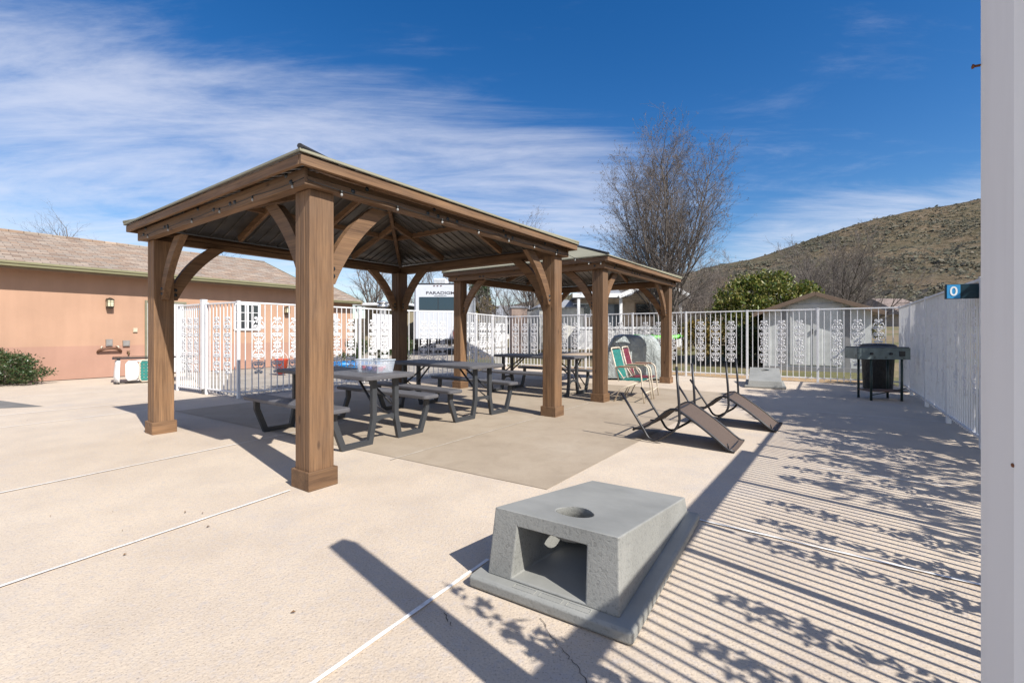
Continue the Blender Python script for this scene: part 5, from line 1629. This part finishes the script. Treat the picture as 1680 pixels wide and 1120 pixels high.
for sx in (-.8, .8):
    for sy in (-.3, .3):
        m = MB(); hh_ = ky.location.z - .12 - rk.location.z; m.box((sx, sy, hh_ / 2), (.08, .08, hh_)); m.build('post', BRN, rk)
    m = MB(); m.box((sx, 0, ky.location.z - .16 - rk.location.z), (.07, .72, .07)); m.build('crossbar', BRN, rk)

# low houses far off near the foot of the hill
def far_house(label, x, y, w, h, rcol, wcol, rz):
    o = thing('far_house', label, 'house', S(x, y) + Vector((0, 0, rise(x, y) - .2)), R(rz), 'low houses at the foot of the hill')
    m = MB(); m.box((0, 0, h / 2), (w, 6, h)); m.build('wall', wcol, o)
    m = MB(); P = [Vector((-w / 2 - .4, -3.5, h)), Vector((w / 2 + .4, -3.5, h)), Vector((w / 2 + .4, 3.5, h)), Vector((-w / 2 - .4, 3.5, h))]
    Q = [Vector((-w / 2 + .4, -.1, h + 1.5)), Vector((w / 2 - .4, -.1, h + 1.5)), Vector((w / 2 - .4, .1, h + 1.5)), Vector((-w / 2 + .4, .1, h + 1.5))]
    m.hexa(P, Q); m.build('roof', rcol, o)
    for k in (-.28, .1):
        m = MB(); m.box((w * k, -3.02, h * .58), (1.0, .05, 1.0)); wi = m.build('window', GLASS, o)
PINKR = simple('pale pink roof', (.20, .155, .135), .85); BUFF = simple('buff wall', (.35, .29, .23), .85); WALLW = simple('white siding', (.60, .60, .60), .7)
far_house('low house with pale pink roof at the hill foot', 27.0, 33, 4, 1.1, PINKR, BUFF, 10)
far_house('grey roofed white house at the hill foot, partly behind the tall bare tree', 9.5, 40, 9, 2.6, GR, WALLW, -5)
far_house('white house with grey roof beyond the motor home, between bare trees', -1.6, 44, 9, 3.0, GR, WALLW, 5)
#SPLIT4

# ------------------------------------------------------------------ plants
BARK = simple('dark grey brown bark', (.115, .098, .086), .9, var=.3, vs=8, bmp=.5, bs=40)
TWIG = simple('grey brown twigs', (.135, .115, .104), .9, var=.25, vs=3)
TWIG_PALE = simple('pale grey twigs', (.20, .165, .145), .9, var=.25, vs=3)
DRY = leaf_mat('dry brown seed heads', [(.06, .048, .042), (.10, .08, .068), (.14, .11, .095)], .1, .8)
def rdir(rnd): 
    while True:
        d = Vector((rnd.uniform(-1, 1), rnd.uniform(-1, 1), rnd.uniform(-1, 1)))
        if .05 < d.length < 1: return d.normalized()
def bare_tree(label, loc, h, seed, stems=4, lean=22, density=1.0, dry=0, twig=TWIG, bark=BARK, group=None, name='bare_tree', fork=.12, r0=None, up=.35, thin=1.0):
    rnd = random.Random(seed)
    o = thing(name, label, 'tree', loc, 0, group)
    tr, cr, lf = MB(), MB(), MB()
    r0 = r0 or h * .012
    def limb(p, d, L, r, lvl):
        n = 7 if lvl == 0 else (5 if lvl == 1 else 4 if lvl == 2 else 3)
        pts = [p.copy()]; q = p.copy(); dd = d.copy()
        for i in range(n):
            dd = (dd + rdir(rnd) * (.10 if lvl == 0 else .16) + Vector((0, 0, up * .16))).normalized()
            q = q + dd * (L / n); pts.append(q.copy())
        rs = [max(.0022 * thin, r * (1 - .82 * i / n)) for i in range(n + 1)]
        (tr if lvl < 2 else cr).tube(pts, rs, 7 if lvl == 0 else (5 if lvl == 1 else 3), caps=lvl < 2)
        if lvl >= 3:
            if dry and rnd.random() < dry:
                for _ in range(4):
                    c = pts[-1] + rdir(rnd) * .05; a = rdir(rnd) * rnd.uniform(.018, .036); b_ = a.orthogonal().normalized() * a.length * .6
                    lf.add([c - a, c + b_, c + a, c - b_], [(0, 1, 2, 3)])
            return
        cnt = [int(15 * density), int(8 * density), int(5 * density)][lvl]
        for k in range(cnt):
            t_ = (.18 if lvl == 0 else .15) + (.84 - 0) * (k + rnd.random()) / cnt
            t_ = min(.99, t_); f = t_ * n; i = min(n - 1, int(f)); pp = pts[i].lerp(pts[i + 1], f - i)
            base = (pts[i + 1] - pts[i]).normalized()
            side = rdir(rnd); side = (side - base * side.dot(base)).normalized()
            ang = R(rnd.uniform(24, 50))
            nd = (base * math.cos(ang) + side * math.sin(ang)).normalized()
            ll = L * (.52 - .30 * t_) * rnd.uniform(.6, 1.15) if lvl == 0 else L * rnd.uniform(.28, .55)
            limb(pp, nd, ll, max(.003 * thin, rs[i] * .55), lvl + 1)
    if stems > 1 and fork > 0:
        tr.tube([(0, 0, -.1), (0, 0, h * fork * .5), (0, 0, h * fork)], [r0 * 2.0, r0 * 1.6, r0 * 1.4], 9)
    for s_ in range(stems):
        a = 2 * math.pi * (s_ + rnd.uniform(-.3, .3)) / stems
        ln = R(lean * (rnd.uniform(.35, 1.1) if s_ else .12))
        d = Vector((math.cos(a) * math.sin(ln), math.sin(a) * math.sin(ln), math.cos(ln)))
        limb(Vector((0, 0, h * fork * .9)), d, h * (1 - fork) * rnd.uniform(.80, 1.0) * (1.0 if s_ else 1.02), r0 * rnd.uniform(.8, 1.1), 0)
    tr.build('trunk', bark, o, recalc=False)
    c = cr.build('crown', twig, o, recalc=False)
    if lf.v: lf.build('seed_heads', DRY, c, recalc=False)
    return o
def gl_(x, y): return S(x, y) + Vector((0, 0, rise(x, y) - .06))
bare_tree('tall bare many stemmed tree with brown seed heads behind the rear gazebo', gl_(5.0, 15.2), 8.2, 5, 10, 27, 1.3, .45, fork=.10, r0=.07, up=.6)
bare_tree('bare tree whose top twigs show above the nearest gazebo roof edge', gl_(1.15, 24), 7.3, 8, 5, 18, .8, .25, fork=.12)
BG = 'bare trees in the distance'
bare_tree('round bare tree above the roof of the farther orange building', S(-11.6, 38.5), 9.5, 21, 5, 34, .95, 0, fork=.22, group=BG)
bare_tree('bare tree just right of the round one, behind the shaded gazebo post', S(-8.4, 40), 9.0, 22, 5, 34, .8, 0, fork=.22, group=BG)
bare_tree('bare tree whose twigs show left above the long tan roof', S(-22.5, 23.5), 7.7, 23, 8, 42, .75, 0, fork=.18, group=BG)
bare_tree('bare tree behind the long tan roof, close to the left gazebo post', S(-17.2, 26), 6.6, 24, 5, 34, .7, 0, fork=.2, group=BG)
bare_tree('pale bare tree right of the motor home', S(-.9, 25.5), 4.6, 25, 6, 44, .9, 0, TWIG_PALE, fork=.12, group=BG)
bare_tree('pale bare tree above the pinkish block hut', S(.7, 24), 4.8, 26, 6, 44, .9, 0, TWIG_PALE, fork=.12, group=BG)
bare_tree('bare tree behind the motor home roof', S(-4.6, 34), 8.0, 27, 5, 34, .7, 0, fork=.2, group=BG)
bare_tree('small pale bare tree at the porch house right corner', gl_(6.35, 16.8), 3.0, 28, 5, 40, .9, 0, TWIG_PALE, fork=.15, group=BG)
bare_tree('wide bare thicket tree behind the grey shed roof', gl_(11.6, 16.4), 4.9, 29, 8, 50, 1.1, 0, fork=.05, r0=.05, group=BG, thin=1.4)
bare_tree('bare thicket tree at the right, in front of the pink roofed house', gl_(13.6, 18.4), 4.6, 30, 8, 52, 1.0, 0, fork=.05, r0=.05, group=BG, thin=1.4)
for i, (x_, y_, hh_, lb) in enumerate([(6.9, 19.5, 4.6, 'grey bare bush behind the lime kayak'), (8.3, 21, 4.4, 'grey bare bush left of the dense green bush'), (9.8, 23.5, 5.2, 'bare bush on the rise above the dense green bush'),
                                       (6.2, 25, 5.6, 'bare bush showing above the porch house gable'), (15.5, 24, 5.0, 'bare bush low on the right part of the hill foot')]):
    bare_tree(lb, gl_(x_, y_), hh_, 40 + i, 7, 48, .95, 0, TWIG if i % 2 else TWIG_PALE, fork=.06, r0=.04, name='bare_bush', group='bare bushes at the hill foot', thin=1.5)

def leafy(name, label, loc, blobs, n, size, mat, seed, stem_mat=BARK, cat='bush', group=None, stems=6, droop=0.0):
    """blobs: (x,y,z,rx,ry,rz). Leaves fill shells of overlapping lobes with gaps between."""
    rnd = random.Random(seed); o = thing(name, label, cat, loc, 0, group)
    m = MB(); tot = sum(b[3] * b[4] for b in blobs)
    for b in blobs:
        k = int(n * b[3] * b[4] / tot)
        sub = [(rdir(rnd), rnd.uniform(.25, .48)) for _ in range(16)]
        for _ in range(k):
            d0, rr = rnd.choice(sub)
            c = d0 * rnd.uniform(.55, .92)
            p = c + rdir(rnd) * rr * rnd.random() ** .5
            P = Vector((b[0] + p.x * b[3], b[1] + p.y * b[4], b[2] + p.z * b[5]))
            if P.z < .02: P.z = rnd.uniform(.02, .2)
            s_ = size * rnd.uniform(.6, 1.3)
            ax = (rdir(rnd) + d0 * .8 + Vector((0, 0, .3 - droop))).normalized()
            sd2 = ax.cross(rdir(rnd)).normalized()
            nn = ax.cross(sd2)
            a = P - ax * s_ * .5
            m.add([a, P + sd2 * s_ * .24 + nn * s_ * .06, P + ax * s_ * .55, P - sd2 * s_ * .24 + nn * s_ * .06], [(0, 1, 2), (0, 2, 3)])
    m.build('foliage', mat, o, recalc=False)
    m = MB()
    for i in range(stems):
        b = rnd.choice(blobs); e = Vector((b[0], b[1], b[2])) + rdir(rnd) * min(b[3:6]) * .5
        m.tube([(rnd.uniform(-.1, .1), rnd.uniform(-.1, .1), -.05), Vector((e.x * .4, e.y * .4, e.z * .5)), e], [.03, .022, .010], 5)
    m.build('stem', stem_mat, o, recalc=False)
    return o
L_BOX = leaf_mat('dark glossy evergreen leaves', [(.018, .045, .014), (.035, .075, .022), (.050, .095, .030), (.075, .085, .032), (.10, .07, .04)], .15, .35)
L_PRIV = leaf_mat('yellow green evergreen leaves', [(.030, .065, .012), (.075, .115, .020), (.140, .170, .030), (.230, .220, .050), (.30, .26, .09)], .25, .4)
L_YEL = leaf_mat('yellowing leaves', [(.05, .06, .015), (.11, .10, .02), (.22, .15, .03), (.28, .18, .04)], .25, .5)
L_DARK = leaf_mat('dark green hedge leaves', [(.012, .030, .010), (.028, .055, .016), (.05, .085, .025)], .15, .4)
leafy('evergreen_bush', 'round dark evergreen bush at the far left against the orange wall', S(-9.62, 8.72), [(-.25, 0, .38, .85, .60, .42), (.15, -.1, .32, .70, .55, .36), (-.75, .1, .42, .65, .6, .42), (-.1, .1, .58, .50, .42, .28), (.48, .0, .26, .36, .4, .28)], 9000, .055, L_BOX, 1)
leafy('evergreen_bush', 'large dense yellow green bush behind the grey shed', gl_(7.85, 14.2), [(0, 0, 1.6, 1.9, 1.2, 1.3), (-.9, .1, 2.0, 1.0, 1.0, 1.0), (.9, 0, 2.1, 1.1, 1.0, 1.0), (.1, .1, 2.6, 1.3, .9, .75), (-.6, -.2, .9, 1.5, 1.0, .9), (1.5, .2, 2.1, .7, .8, .8), (-1.5, 0, 1.5, .6, .8, 1.0)], 22000, .14, L_PRIV, 2, cat='bush', stems=12)
leafy('yellow_bush', 'smaller yellowing bush left of the large green bush, behind the kayak', gl_(5.75, 13.8), [(0, 0, .9, .75, .7, .7), (.4, .1, 1.1, .6, .5, .5), (-.3, .0, 1.15, .5, .5, .4)], 3800, .11, L_YEL, 3, stems=8)
leafy('dark_bush', 'very dark shrub in shade just left of the grey shed', gl_(6.55, 13.2), [(0, 0, .65, .55, .5, .65), (.25, 0, 1.0, .45, .4, .4), (.9, .1, .7, .5, .4, .6)], 3600, .10, L_DARK, 4, stems=8)
leafy('tall_grass_bush', 'pale sage green brush right behind the grey shed roof', gl_(10.2, 14.6), [(0, 0, 1.05, 1.2, .7, .65), (1.1, .2, .95, .9, .7, .55), (-.9, .1, 1.2, .6, .6, .55)], 4200, .15, leaf_mat('sage grey leaves', [(.10, .105, .05), (.17, .165, .08), (.23, .21, .11)], .2, .7), 5, stems=14)
for i, (x_, y_) in enumerate([(-5.0, 14.4), (-4.35, 14.9), (-3.75, 15.4)]):
    leafy('hedge_shrub', ['green hedge shrub nearest the orange wall, left of three', 'green hedge shrub in the middle of the three behind the blue pool', 'green hedge shrub on the right of the three behind the blue pool'][i], S(x_, y_), [(0, 0, .48, .52, .45, .46), (.2, 0, .62, .4, .36, .34)], 2600, .07, L_BOX, 60 + i, group='hedge shrubs behind the blue pool')
leafy('evergreen_tree', 'distant evergreen tree top beyond the motor home roof', S(-4.0, 48), [(0, 0, 5.2, 2.2, 2, 2.6), (.8, 0, 6.6, 1.4, 1.3, 1.4), (-.6, 0, 3.5, 2.0, 2, 2)], 4200, .38, L_DARK, 70, cat='tree')
leafy('evergreen_tree', 'distant yellow green tree between the motor home and the rear gazebo post', S(-1.9, 30), [(0, 0, 2.0, 1.2, 1.0, 1.6), (.2, 0, 3.2, .8, .8, .9)], 3000, .24, L_YEL, 71, cat='tree')
# trees standing outside the right fence, whose shade falls across the deck
leafy('shade_tree', 'broad evergreen tree outside the right fence, shading the far deck', S(6.35, 4.0), [(0, 0, 2.6, 1.4, 1.3, 1.1), (-.2, .2, 3.5, 1.1, 1.1, .9), (.7, .9, 3.1, 1.1, 1.2, 1.1), (-.7, -.9, 3.2, 1.0, 1.0, .95), (.9, 1.6, 2.3, 1.0, 1.0, .9), (2.0, 2.2, 2.6, 1.1, 1.1, 1.0), (-1.1, -1.6, 2.4, .8, .8, .7), (3.0, 3.3, 2.5, 1.1, 1.0, 1.0)], 25000, .17, L_BOX, 80, cat='tree', stems=10)
leafy('oleander_bush', 'tall thin leaved shrub outside the right fence near the tall white post', S(3.95, 1.15), [(0, 0, 2.1, .45, .7, .9), (.3, .9, 2.0, .4, .7, .85), (-.2, -.9, 2.0, .4, .6, .8), (.7, 1.8, 2.0, .5, .7, .8)], 1150, .15, L_PRIV, 81, cat='bush', stems=12)
leafy('oleander_bush', 'tall thin leaved shrub outside the right fence, behind the viewer', S(2.55, -1.0), [(0, 0, 2.1, .45, .7, .8), (-.2, -.8, 2.0, .4, .6, .75)], 800, .15, L_PRIV, 82, cat='bush', stems=9)
vine = leafy('climbing_vine', 'sparse leafy vine clinging behind the tall white post', S(.885, .60), [(.0, .0, 1.45, .06, .08, .45), (.04, .0, .95, .09, .12, .50), (.12, -.02, .70, .13, .14, .45), (.2, -.06, .40, .18, .15, .35)], 800, .070, L_BOX, 83, cat='vine', stems=6)
